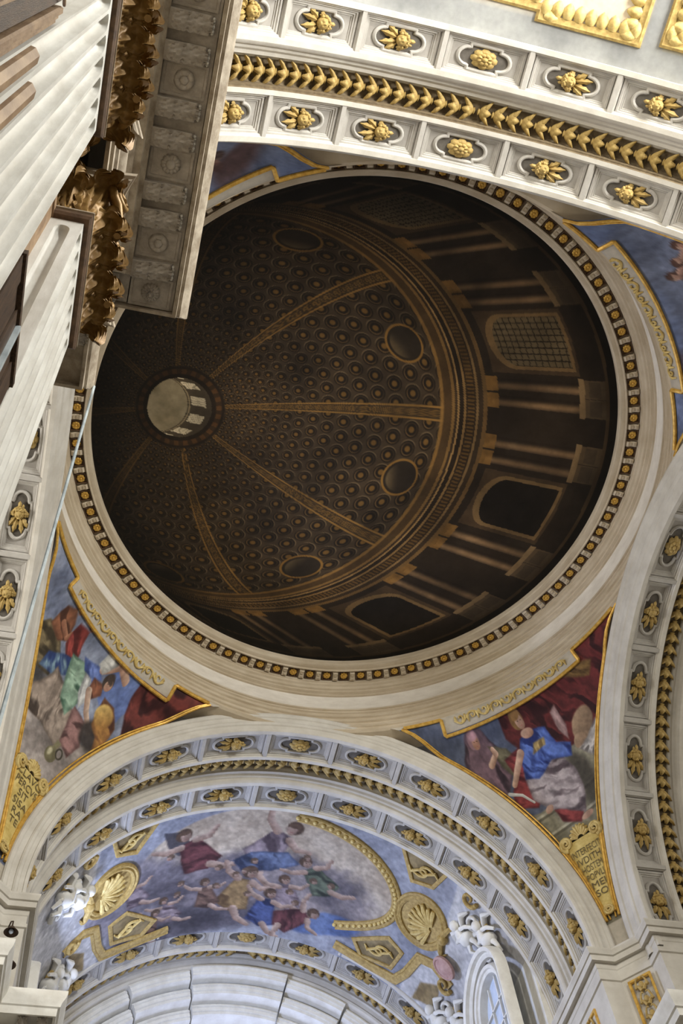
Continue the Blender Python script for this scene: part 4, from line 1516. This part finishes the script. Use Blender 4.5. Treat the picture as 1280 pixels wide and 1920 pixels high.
# ------------------------------------------------------------------ woodwork and marble jamb below
w1 = empty('wooden_screen', (-7.43, -10.36, 0))
tag(w1, 'dark wooden screen standing between the two fluted pilasters', 'screen')
for i in range(5):
    mb = MB()
    mb.box(-0.37, -0.02 - 0.015 * (i % 2), -0.47 + 0.188 * i, -0.47 + 0.188 * i + 0.178, 0, 9.15)
    place('board', mb.mesh('board', 'wood', 0), w1)
mb = MB()
mb.box(-0.4, 0.0, -0.48, 0.48, 9.15, 9.24)
place('top_rail', mb.mesh('top_rail', 'wood', 0), w1)
mb = MB()
mb.box(-0.02, 0.012, 0.02, 0.055, 0, 9.15)
place('reflection_strip', mb.mesh('reflection_strip', 'cable', 0), w1)  # pale metal strip, the edge reflection on the boards put into its colour
w2 = empty('wooden_boarding', (-7.5, -13.2, 0))
tag(w2, 'dark brown wooden boarding beside the jamb with a thin rope', 'boarding')
for i in range(5):
    mb = MB()
    mb.box(-0.3, 0.05 - 0.015 * (i % 2), -0.65 + 0.3 * i, -0.65 + 0.3 * i + 0.285, 0, 9.7)
    place('board', mb.mesh('board', 'wood', 0), w2)
mb = MB()
mb.box(-0.1, 0.075, 0.68, 0.70, 0, 9.7)
place('edge_strip', mb.mesh('edge_strip', 'tan', 0), w2)
mb = MB()
mb.tube([(0.08, 0.85, 9.6), (0.1, 0.7, 9.35), (0.1, 0.45, 9.0), (0.1, 0.0, 8.3)], 0.012, 5)
place('rope', mb.mesh('rope', 'tan', 40), w2)
mb = MB()
path = [(-7.85, -12.34), (-7.44, -12.34), (-7.425, -12.33), (-7.425, -12.30), (-7.45, -12.29), (-7.45, -12.265), (-7.465, -12.26), (-7.465, -12.235), (-7.85, -12.235)]
mb.prism(path, 0, 9.62)
tag(place('marble_jamb', mb.mesh('marble_jamb', 'tan', 0)), 'tan veined marble jamb running beside the nearest fluted pilaster', 'jamb')

# cable hanging from the end of the near cornice
mb = MB()
mb.tube([(-7.33, -6.2, 18.45), (-7.345, -6.2, 10.0), (-7.35, -6.2, 0.02)], 0.022, 8)
tag(place('hanging_cable', mb.mesh('hanging_cable', 'cable', 40)), 'thin pale cable hanging from the end of the cornice', 'cable')


# small bronze lamps on the far pier
def lamp(loc, label):
    r = empty('wall_lamp', loc)
    tag(r, label, 'lamp', 'lamps on the far pier')
    mb = MB()
    rows = []
    for z, rr in ((0.16, 0.03), (0.15, 0.06), (0.1, 0.09), (0.02, 0.15), (0.0, 0.17), (0.01, 0.15), (0.08, 0.06)):
        rows.append([(rr * math.cos(2 * PI * k / 16), rr * math.sin(2 * PI * k / 16), z) for k in range(16)])
    mb.grid(rows, cv=True)
    place('lamp_shade', mb.mesh('lamp_shade', 'iron', 40), r)
    mb = MB()
    mb.tube([(0, 0, 0.16), (-0.0, 0.02, 0.34), (-0.05, 0.12, 0.42), (-0.09, 0.26, 0.38)], 0.018, 6)
    place('bracket_arm', mb.mesh('bracket_arm', 'iron', 40), r)
    mb = MB()
    mb.ball((0, 0, 0.03), 0.055, 1, 1, 1.2, 8, 6)
    place('bulb', mb.mesh('bulb', 'glass', 40), r)


lamp((-7.56, 8.28, 20.62), 'bronze bowl lamp on the far pier, upper of two')
lamp((-7.47, 8.28, 19.72), 'bronze bowl lamp on the far pier, lower of two')


# gilt relief panels on the far right pier
def relief_panel(loc, rz, wd, ht, label):
    r = empty('relief_panel', loc, (0, 0, rz))
    tag(r, label, 'relief')
    mb = MB()
    strip_outline(mb, [(-wd, -ht), (wd, -ht), (wd, ht), (-wd, ht)], [(0.03, 0), (0.03, 0.05), (-0.03, 0.05), (-0.045, 0.02), (-0.05, 0)])
    mb.map(lambda x, y, h: (x, -h, y))
    place('gilt_border', mb.mesh('gilt_border', 'gilt', 30), r)
    mb = MB()
    for k in range(4):
        zc = -ht + ht * 2 * (k + 0.5) / 4
        for s in (-1, 1):
            pts = [(s * (0.03 + 0.55 * wd * math.sin(PI * t) * (1 - 0.3 * t)), -0.05, zc - ht * 0.2 + ht * 0.42 * t + 0.08 * math.sin(3 * PI * t)) for t in [q / 10 for q in range(11)]]
            mb.tube(pts, [0.05 * (1 - 0.6 * q / 10) for q in range(11)], 6)
        mb.ball((0, -0.06, zc), 0.07, 1, 0.7, 1.3, 8, 6)
    place('leaf_ornament', mb.mesh('leaf_ornament', 'gold', 50), r)


d45 = math.atan2(0.65, 0.75)
relief_panel((8.15, 8.30, 20.1), -math.atan2(0.75, 0.65), 0.30, 0.85, 'gilt framed leaf relief on the chamfer of the far pier')
relief_panel((7.30, 9.9, 20.0), -PI / 2, 0.42, 0.85, 'gilt framed relief inside the choir arch, on the pier')

# ------------------------------------------------------------------ choir vault
CV_R, CV_Z = 7.62, 22.5


def vpt(X, y, lift=0.0):
    """X metres along the vault from its crown (positive towards +x)"""
    a = X / CV_R
    r = CV_R - lift
    return (r * math.sin(a), y, CV_Z + r * math.cos(a))


def paint_choir(P):
    # P.X along the vault, P.Y = 18 - y (up in the picture)
    P.cloud(np.ones_like(P.X), (150, 154, 172), (176, 180, 196))
    # field of the vault: heavenly clouds inside a long oval
    P.cloud(P.ell(0, 3.3, 4.75, 2.55, 0, 0.015, 0.0), (196, 170, 138), (224, 202, 172))
    P.cloud(P.ell(-1.6, 2.2, 3.6, 1.6, 10, 0.25, 0.6), (86, 78, 92), (150, 136, 144))
    P.cloud(P.ell(2.2, 2.6, 2.2, 1.2, -20, 0.3, 0.6), (96, 88, 100), (176, 158, 156))
    P.cloud(P.ell(2.4, 1.2, 1.3, 0.5, 20, 0.15, 0.3), (70, 98, 170), (104, 132, 196))
    P.cloud(P.ell(-4.6, 2.6, 1.7, 1.5, 20, 0.3, 0.6), (92, 84, 96), (150, 140, 152))
    P.cloud(P.ell(-2.4, 0.75, 3.0, 0.75, 6, 0.3, 0.6), (66, 60, 72), (112, 104, 118))
    r = np.random.default_rng(3)
    robes = [((60, 76, 130), (128, 150, 204)), ((96, 30, 38), (160, 74, 78)), ((150, 100, 46), (206, 160, 88)), ((70, 84, 66), (130, 146, 112)), ((120, 90, 104), (196, 170, 176)), ((40, 56, 130), (86, 112, 196)), ((110, 70, 56), (170, 122, 96))]

    def fig(x, y, s, rot, k, turn=1):
        d, l = robes[k % len(robes)]
        c, sn = math.cos(math.radians(rot)), math.sin(math.radians(rot))

        def q(a, b):
            return (x + s * (a * c - b * sn), y + s * (a * sn + b * c))
        P.cloth(P.poly([q(-0.3, 0.35), q(0.25, 0.4), q(0.4, -0.1), q(0.6, -0.7), q(0.1, -0.95), q(-0.5, -0.7), q(-0.4, -0.1)], 0.12 * s), d, l, rot + 60, 7 / s, 5)
        P.limb([q(-0.25, 0.3), q(-0.65, 0.45), q(-0.9, 0.75)], 0.12 * s, 0.07 * s)
        P.limb([q(0.2, 0.3), q(0.55, 0.2), q(0.85, 0.4)], 0.12 * s, 0.07 * s)
        P.limb([q(0.2, -0.8), q(0.5, -1.1), q(0.9, -1.2)], 0.13 * s, 0.08 * s)
        hx, hy = q(0.0, 0.62)
        P.head(hx, hy, 0.2 * s, (96, 66, 46), turn)
    # winged figure, central ascending figure, companions on clouds
    P.blend(P.poly([(-3.9, 5.1), (-3.2, 5.0), (-2.7, 4.1), (-3.2, 3.9), (-3.6, 4.4)], 0.15) * 0.9, (70, 66, 78))
    fig(-2.7, 4.1, 1.25, 30, 1)
    fig(0.1, 4.35, 1.3, -35, 4, -1)
    P.cloth(P.poly([(-1.2, 3.4), (-0.6, 3.9), (0.6, 4.0), (1.1, 3.5), (0.2, 3.1), (-0.8, 3.0)], 0.2), (58, 74, 126), (126, 148, 200), 30, 6, 6)
    fig(1.7, 3.2, 1.0, 40, 3)
    fig(-0.7, 2.2, 1.2, -20, 2)
    fig(-1.9, 2.0, 0.8, 10, 6)
    fig(0.9, 2.2, 0.9, 15, 4)
    fig(0.3, 1.4, 1.0, -10, 5)
    fig(1.5, 1.2, 1.0, -60, 1)
    fig(-3.2, 1.5, 0.75, 20, 4)
    fig(-3.7, 1.0, 0.75, -15, 6)
    fig(-4.6, 2.8, 0.8, 20, 4)
    for i in range(14):
        x, y = -3.5 + 6.5 * r.random(), 1.5 + 2.5 * r.random()
        P.head(x, y, 0.12, (110, 80, 58), 1 if i % 2 else -1)
    # ochre side fields
    for s in (-1, 1):
        P.cloud(P.poly([(s * 4.2, 5.9), (s * 5.9, 5.9), (s * 5.6, 5.0), (s * 4.85, 4.75)], 0.02), (140, 112, 58), (186, 156, 92))
        P.cloud(P.poly([(s * 3.6, 1.15), (s * 4.75, 2.0), (s * 5.35, 1.75), (s * 5.15, 0.85), (s * 4.0, 0.6)], 0.02), (140, 112, 58), (186, 156, 92))
        P.cloud(P.poly([(s * 6.3, 7), (s * 6.5, 2.2), (s * 5.9, 2.0), (s * 5.7, 0.7), (s * 5.6, -1), (s * 13, -1), (s * 13, 7)], 0.05), (196, 192, 190), (226, 224, 224))
        P.cloud(P.poly([(s * 6.2, 0.3), (s * 7.2, 0.8), (s * 7.0, 1.7), (s * 6.3, 1.2)], 0.1), (150, 118, 60), (196, 164, 98))


n_u, n_v = 420, 150
Xg = np.linspace(-CV_R * PI / 2, CV_R * PI / 2, n_u)[:, None] + np.zeros((1, n_v))
Yg = np.linspace(11.95, 17.95, n_v)[None, :] + np.zeros((n_u, 1))
P = Painter(Xg, 18 - Yg, (160, 160, 170), 63)
paint_choir(P)
P.finish(0.34, 0.92)
me = painted_mesh('choir_vault_fresco', CV_R * np.sin(Xg / CV_R), Yg, CV_Z + CV_R * np.cos(Xg / CV_R), P.rgb, 'paint')
tag(place('choir_vault_fresco', me), 'barrel vault fresco of winged figures ascending through clouds', 'fresco')


def vault_strip(pts, prof, name, mat, closed=False, fn=vpt):
    """moulding along points (X, y) on the vault: prof (side offset, lift)"""
    n = len(pts)
    rows = []
    for i in range(n):
        p = Vector(pts[i])
        a = (Vector(pts[(i + 1) % n]) - p) if (closed or i < n - 1) else (p - Vector(pts[i - 1]))
        b = (p - Vector(pts[i - 1])) if (closed or i > 0) else a
        a, b = a.normalized(), b.normalized()
        m = Vector((a.y + b.y, -a.x - b.x)).normalized()
        k = 1.0 / max(0.5, m.dot(Vector((a.y, -a.x))))
        rows.append([fn(p.x + m.x * o * k, p.y + m.y * o * k, h) for o, h in prof])
    mb = MB()
    mb.grid(rows, cu=closed)
    return mb


# gilt oval border with beading
ov = [(4.62 * math.cos(t), 14.72 + 2.32 * math.sin(t)) for t in [2 * PI * k / 96 for k in range(96)]]
vis = [p for p in ov if p[0] > 0.4 and not (p[1] > 16.4 and p[0] < 2.6)]
root = empty('oval_border', vpt(4.6, 14.7))
tag(root, 'golden beaded oval border on the choir vault', 'border')
rl = Vector(root.location)
fn = (lambda X, y, h=0: tuple(Vector(vpt(X, y, h)) - rl))
order = sorted(vis, key=lambda p: math.atan2((p[1] - 14.72) / 2.32, p[0] / 4.62))
place('moulding', vault_strip(order, [(-0.16, 0), (-0.15, 0.06), (-0.08, 0.08), (0.0, 0.03), (0.1, 0.04), (0.16, 0.09), (0.2, 0.06), (0.21, 0)], 'moulding', 'gold', False, fn).mesh('moulding', 'gold', 40), root)
bead = MB()
bead.ball((0, 0, 0), 0.085, 1, 1, 0.8, 8, 5)
ME_BD = bead.mesh('bead', 'paleochre', 50)
for p in order[::1]:
    place('bead', ME_BD, root, fn(p[0], p[1], 0.05))

# shell medallions, ochre panel frames and stepped borders on both haunches
for s in (1, -1):
    side = 'window' if s > 0 else 'lamp pier'
    root = empty('shell_medallion', vpt(5.62 * s, 14.5))
    tag(root, 'round golden shell medallion on the choir vault, on the ' + ('window side' if s > 0 else 'winged figure side'), 'medallion')
    rl = Vector(root.location)
    fn = (lambda X, y, h=0, rl=rl: tuple(Vector(vpt(X, y, h)) - rl))
    circ = [(5.62 * s + 0.92 * math.cos(t), 14.5 + 0.92 * math.sin(t)) for t in [2 * PI * k / 48 for k in range(48)]]
    place('rim', vault_strip(circ, [(-0.14, 0), (-0.13, 0.07), (-0.06, 0.1), (0.0, 0.06), (0.06, 0.1), (0.12, 0.07), (0.13, 0)], 'rim', 'gold', True, fn).mesh('rim', 'gold', 40), root)
    disc = MB()
    disc.add([fn(5.62 * s, 14.5, 0.02)] + [fn(p[0] + (5.62 * s - p[0]) * 0.14, p[1] + (14.5 - p[1]) * 0.14, 0.015) for p in circ], [(0, i + 1, (i + 1) % 48 + 1) for i in range(48)])
    place('ground', disc.mesh('ground', 'gold', 0), root)
    for k in range(11):
        a = PI * (0.05 + 0.9 * k / 10) + (PI if s < 0 else 0) + PI / 2
        mb = MB()
        c0 = (5.62 * s + 0.42 * s, 14.5)
        mb.tube([fn(c0[0] + d * math.cos(a), c0[1] + d * math.sin(a), 0.04 + 0.07 * math.sin(PI * min(1, d / 1.05))) for d in (0.08, 0.35, 0.65, 0.9 if abs(k - 5) < 4 else 0.75)], [0.03, 0.06, 0.085, 0.06], 6)
        place('shell_rib', mb.mesh('shell_rib', 'paleochre', 50), root)
    mb = MB()
    for q in (-1, 1):
        mb.tube([fn(6.5 * s + 0.35 * s * t, 14.5 + q * (0.1 + 0.5 * math.sin(2.4 * t)), 0.08) for t in [k / 8 for k in range(9)]], [0.12 - 0.08 * k / 8 for k in range(9)], 6)
    mb.ball(fn(6.55 * s, 14.5, 0.08), 0.2, 1, 1, 1, 8, 6)
    place('leaf_clasp', mb.mesh('leaf_clasp', 'gold', 50), root)
    for nm, poly in (('upper', [(4.2, 12.15), (5.9, 12.15), (5.6, 13.0), (4.85, 13.25)]), ('lower', [(3.6, 16.85), (4.75, 16.0), (5.35, 16.25), (5.15, 17.15), (4.0, 17.4)])):
        poly = [(x * s, y) for x, y in poly]
        dense = []
        for i in range(len(poly)):
            a, b = Vector(poly[i]), Vector(poly[(i + 1) % len(poly)])
            dense += [tuple(a + (b - a) * t / 6) for t in range(6)]
        root = empty('scroll_panel', vpt(4.8 * s, poly[0][1]))
        tag(root, 'ochre scrollwork panel of the choir vault, %s, %s' % ('next to the coffered arch' if nm == 'upper' else 'next to the farthest arch', 'window side' if s > 0 else 'winged figure side'), 'panel')
        rl = Vector(root.location)
        fn = (lambda X, y, h=0, rl=rl: tuple(Vector(vpt(X, y, h)) - rl))
        place('moulding', vault_strip(dense, [(-0.08, 0), (-0.07, 0.05), (0.0, 0.06), (0.06, 0.04), (0.07, 0)], 'moulding', 'gold', True, fn).mesh('moulding', 'gold', 40), root)
        cx = sum(p[0] for p in poly) / len(poly)
        cy = sum(p[1] for p in poly) / len(poly)
        mb = MB()
        for q in (-1, 1):
            pts = [fn(cx + q * (0.08 + 0.34 * t * math.cos(5.5 * t)), cy + 0.26 * t * math.sin(5.5 * t) * q, 0.05) for t in [k / 16 for k in range(17)]]
            mb.tube(pts, 0.05, 6)
            mb.tube([fn(cx + q * 0.1, cy + 0.05 * q, 0.05), fn(cx + q * 0.4, cy - 0.2 * q, 0.06), fn(cx + q * 0.55, cy - 0.05 * q, 0.04)], [0.05, 0.06, 0.03], 6)
        place('scrollwork', mb.mesh('scrollwork', 'paleochre', 50), root)
    stp = [(3.0, 17.45), (4.4, 17.62), (5.45, 17.5), (5.75, 16.9), (6.0, 15.95), (6.55, 15.75), (7.4, 15.95)]
    stp = [(x * s, y) for x, y in stp]
    mb = vault_strip(stp, [(-0.14, 0), (-0.13, 0.07), (-0.02, 0.1), (0.1, 0.05), (0.14, 0.08), (0.2, 0.06), (0.21, 0)], 'm', 'gold')
    tag(place('stepped_border', mb.mesh('stepped_border', 'gold', 40)), 'golden stepped border low on the choir vault, ' + ('window side' if s > 0 else 'winged figure side'), 'border')


# ------------------------------------------------------------------ window aedicule on the choir flank
def aedicule(s, label, n, x0, y0, z0):
    root = empty('window_%d' % n, (x0, y0, z0))
    tag(root, label, 'window', kind='structure')

    def sweep(prof, R0, name, mat, z_leg=2.6):
        rows = []
        ang = [(-1, -z_leg)] + [(math.cos(PI - PI * k / 24), math.sin(PI - PI * k / 24)) for k in range(25)] + [(1, -z_leg)]
        for i, (c, sn) in enumerate(ang):
            if i in (0, len(ang) - 1):
                rows.append([((-h) * s, c * (R0 + o), sn) for o, h in prof])
            else:
                rows.append([((-h) * s, c * (R0 + o), sn * (R0 + o)) for o, h in prof])
        mb = MB()
        mb.grid(rows)
        return place(name, mb.mesh(name, mat, 30), root)
    sweep([(-0.02, -0.3), (0.0, 0.05), (0.06, 0.08), (0.1, 0.08), (0.12, 0.14), (0.22, 0.16), (0.26, 0.1), (0.3, 0.0)], 0.95, 'inner_frame', 'white')
    sweep([(0.0, 0.0), (0.0, 0.14), (0.08, 0.2), (0.14, 0.2), (0.16, 0.32), (0.28, 0.36), (0.32, 0.3), (0.34, 0.0)], 1.38, 'hood_moulding', 'white')
    mb = MB()
    mb.add([(0.2 * s, -0.95, -2.6), (0.2 * s, 0.95, -2.6)] + [(0.2 * s, 0.95 * math.cos(PI * k / 16), 0.95 * math.sin(PI * k / 16)) for k in range(17)], [tuple(range(19))])
    place('pane', mb.mesh('pane', 'glass', 0), root)
    for q in (-0.32, 0.32):
        mb = MB()
        mb.box(0.12 * s, 0.2 * s, q - 0.025, q + 0.025, -2.6, 0.85)
        place('glazing_bar', mb.mesh('glazing_bar', 'white', 0), root)
    for k in range(4):
        mb = MB()
        mb.box(0.12 * s, 0.2 * s, -0.93, 0.93, -2.1 + 0.7 * k, -2.05 + 0.7 * k)
        place('glazing_bar', mb.mesh('glazing_bar', 'white', 0), root)
    mb = MB()
    mb.box(0.0, 0.5 * s, -2.2, 2.2, -3.2, -2.6)
    place('sill', mb.mesh('sill', 'white', 0), root)


aedicule(1, 'round-headed choir window with white moulded hood', 1, 6.65, 14.0, 24.55)
aedicule(-1, 'round-headed choir window opposite, behind the far pier', 2, -7.2, 15.0, 23.4)
for s in (1, -1):
    mb = MB()
    mb.box(7.25 * s, 7.9 * s, 12.0, 17.8, 18, 25.6)
    tag(place('wall_choir_' + ('right' if s > 0 else 'left'), mb.mesh('wall_choir', 'white', 0)), 'pale choir side wall, ' + ('window side' if s > 0 else 'lamp pier side'), 'wall', kind='structure')


# white stucco scrolls and figures above the window
def stucco_group(X, y, label, seed):
    root = empty('stucco_ornament', vpt(X, y, 0.0))
    tag(root, label, 'stucco')
    rl = Vector(root.location)
    f = (lambda a, b, h=0: tuple(Vector(vpt(a, b, h)) - rl))
    s = 1 if X > 0 else -1
    r = random.Random(seed)
    for k in range(2):
        mb = MB()
        cx, cy = X + s * (0.1 + 0.75 * k), y + 0.3 - 0.7 * k
        mb.ball(f(cx, cy, 0.25), 0.17, 1, 1, 1.1, 10, 7)
        mb.tube([f(cx + s * 0.12, cy + 0.05, 0.22), f(cx + s * 0.4, cy + 0.12, 0.26), f(cx + s * 0.72, cy + 0.02, 0.18)], [0.13, 0.22, 0.14], 8)
        for q in (-1, 1):
            mb.tube([f(cx + s * 0.25, cy + 0.1 * q, 0.26), f(cx + s * 0.38, cy + 0.34 * q, 0.3), f(cx + s * (0.3 if q > 0 else 0.62), cy + 0.5 * q, 0.22)], [0.08, 0.07, 0.055], 6)
            mb.tube([f(cx + s * 0.65, cy + 0.08 * q, 0.22), f(cx + s * 0.95, cy + 0.22 * q, 0.3), f(cx + s * 1.2, cy + 0.12 * q, 0.2)], [0.11, 0.085, 0.05], 6)
        for q in (-1, 1):
            mb.tube([f(cx + s * 0.2, cy + 0.12 * q, 0.12), f(cx + s * 0.02, cy + 0.42 * q, 0.12), f(cx + s * 0.18, cy + 0.66 * q, 0.06)], [0.1, 0.13, 0.04], 6)
        mb.ball(f(cx + s * 0.62, cy, 0.24), 0.24, 1.1, 1.3, 0.8, 10, 6)
        place('putto', mb.mesh('putto', 'white', 60), root)
    for k in range(4):
        mb = MB()
        cx, cy = X + s * (0.2 + 0.45 * k), y - 0.9 + 0.4 * (k % 2) + 0.25 * k
        pts = [f(cx + 0.3 * (1 - 0.8 * t) * math.cos(7 * t + k), cy + 0.3 * (1 - 0.8 * t) * math.sin(7 * t + k), 0.1 + 0.06 * t) for t in [q / 16 for q in range(17)]]
        mb.tube(pts, [0.09 - 0.05 * q / 16 for q in range(17)], 6)
        place('scroll', mb.mesh('scroll', 'white' if k % 2 else 'gold', 60), root)


stucco_group(6.75, 13.2, 'white stucco putti and scrolls above the choir window', 1)
stucco_group(7.0, 16.9, 'white stucco figures and gilded scrolls beside the farthest arch', 2)
stucco_group(-6.75, 13.2, 'white stucco putti above the far pier lamps', 3)
stucco_group(-6.9, 16.7, 'white stucco figures low on the vault beyond the far pier', 4)
mb = MB()
rows = []
for rr, h in ((0.46, 0.0), (0.46, 0.1), (0.38, 0.14), (0.34, 0.1), (0.2, 0.16), (0.0, 0.18)):
    rows.append([vpt(7.05 + rr * 1.0 * math.cos(2 * PI * k / 24), 15.25 + rr * 0.75 * math.sin(2 * PI * k / 24), h + 0.2) for k in range(24)])
mb.grid(rows, cv=True)
tag(place('oval_medallion', mb.mesh('oval_medallion', 'rose', 40)), 'rose coloured oval medallion above the choir window', 'medallion')

# ------------------------------------------------------------------ apse beyond the farthest arch
mb = MB()
rows = []
for i in range(25):
    b = PI / 2 * i / 24
    rows.append([(7.45 * math.cos(b) * math.cos(PI * k / 40), 20.0 + 7.45 * math.sin(b), 22.7 + 7.45 * math.cos(b) * math.sin(PI * k / 40)) for k in range(41)])
mb.grid(rows)
mb.grid([[(7.45 * math.cos(PI * k / 40), 20.0 + 7.45 * math.sin(PI * k / 40), z) for k in range(41)] for z in (0, 22.7)])
tag(place('wall_apse', mb.mesh('wall_apse', 'white', 40)), 'pale blue-lit half dome of the apse', 'wall', kind='structure')
tiers = [(7.40, 20.02, 0.55), (6.98, 20.5, 0.5), (6.6, 21.1, 0.5)]
for ti, (R, y, dep) in enumerate(tiers):
    root = empty('apse_cornice', (0, y, 22.7))
    tag(root, ['outermost curved cornice', 'middle curved cornice', 'innermost curved cornice'][ti] + ' in the blue-lit apse', 'cornice')
    for a0, a1, push in ((8, 58, 0.0), (58.6, 76, -0.22), (76.5, 103.5, -0.42), (104, 121.4, -0.22), (122, 172, 0.0)):
        prof = [(R, 0.0 + push, 0), (R - 0.02, -0.06 + push, 0), (R - 0.08, -0.08 + push, 0), (R - 0.1, -0.02 + push, 0), (R - 0.2, 0.0 + push, 0), (R - 0.22, 0.06 + push, 0), (R - 0.3, 0.08 + push, 0), (R - 0.32, dep + 0.1, 0), (R + 0.05, dep + 0.4, 0), (R + 0.05, push, 0), (R, push, 0)]
        mb = MB()
        arc_sweep(mb, prof, math.radians(a0), math.radians(a1), 12)
        for e in (a0, a1):
            a = math.radians(e)
            mb.add([(r_ * math.cos(a), d_, r_ * math.sin(a)) for r_, d_, _ in prof[:-1]], [tuple(range(len(prof) - 1))])
        place('cornice_segment', mb.mesh('cornice_segment', 'white', 30), root)

# ------------------------------------------------------------------ nave vault overhead
def nvp(X, y, lift=0.0):
    return vpt(X, y, lift)


n_u, n_v = 200, 120
Xg = np.linspace(-CV_R * PI / 2, CV_R * PI / 2, n_u)[:, None] + np.zeros((1, n_v))
Yg = np.linspace(-30, -12.0, n_v)[None, :] + np.zeros((n_u, 1))
P = Painter(Xg, -Yg, (150, 151, 150), 91)
P.cloud(np.ones_like(Xg), (140, 141, 140), (168, 169, 166))
P.cloud(P.poly([(-3.5, 12.75), (3.5, 12.75), (3.5, 40), (-3.5, 40)], 0.0), (226, 206, 176), (242, 230, 208))
P.cloud(P.poly([(4.0, 12.75), (7, 12.75), (7, 18), (4.0, 18)], 0.0), (190, 166, 96), (212, 190, 124))
P.cloud(P.poly([(-4.0, 12.75), (-7, 12.75), (-7, 18), (-4.0, 18)], 0.0), (190, 166, 96), (212, 190, 124))
me = painted_mesh('nave_vault_fresco', CV_R * np.sin(Xg / CV_R), Yg, CV_Z + CV_R * np.cos(Xg / CV_R), P.rgb, 'paint')
tag(place('nave_vault_fresco', me), 'grey and cream painted nave vault above the near arch', 'fresco')


def gadroon_border(pts, label):
    """yellow border of rounded lobes along a polyline on the nave vault"""
    root = empty('gadroon_border', nvp(pts[0][0], pts[0][1]))
    tag(root, label, 'border')
    rl = Vector(root.location)
    f = (lambda X, y, h=0: tuple(Vector(nvp(X, y, h)) - rl))
    dense = []
    for i in range(len(pts) - 1):
        a, b = Vector(pts[i]), Vector(pts[i + 1])
        n = max(2, int((b - a).length / 0.15))
        dense += [tuple(a + (b - a) * t / n) for t in range(n)]
    dense.append(pts[-1])
    place('fillet', vault_strip(dense, [(-0.06, 0), (-0.06, 0.04), (0.0, 0.07), (0.05, 0.05), (0.14, 0.05), (0.15, 0.0)], 'fillet', 'gold', False, f).mesh('fillet', 'gold', 40), root)
    for i in range(len(pts) - 1):
        a, b = Vector(pts[i]), Vector(pts[i + 1])
        d = (b - a)
        L = d.length
        d.normalize()
        m = Vector((d.y, -d.x))
        n = max(1, int(L / 0.26))
        for k in range(n):
            c = a + d * (L * (k + 0.5) / n) + m * 0.30
            mb = MB()
            rows = []
            for q in range(6):
                t = q / 5
                w_ = 0.135 * math.sin(PI * (0.2 + 0.75 * t)) + 0.01
                ctr = c + m * (-0.17 + 0.36 * t)
                rows.append([f(ctr.x + d.x * w_ * u, ctr.y + d.y * w_ * u, 0.02 + 0.10 * math.sin(PI * (0.15 + 0.8 * t)) * (1 - u * u)) for u in (-1, -0.6, -0.2, 0.2, 0.6, 1)])
            mb.grid(rows)
            place('gadroon', mb.mesh('gadroon', 'paleochre', 60), root)


gadroon_border([(3.45, -16.0), (3.45, -12.62), (1.0, -12.62), (1.0, -12.82), (-1.6, -12.82), (-1.6, -12.62), (-3.4, -12.62)][::-1], 'yellow lobed border of the cream field on the nave vault')
gadroon_border([(4.4, -14.3), (3.98, -13.9), (3.98, -12.75), (7.0, -12.75)], 'yellow lobed border of the ochre corner panel on the nave vault')
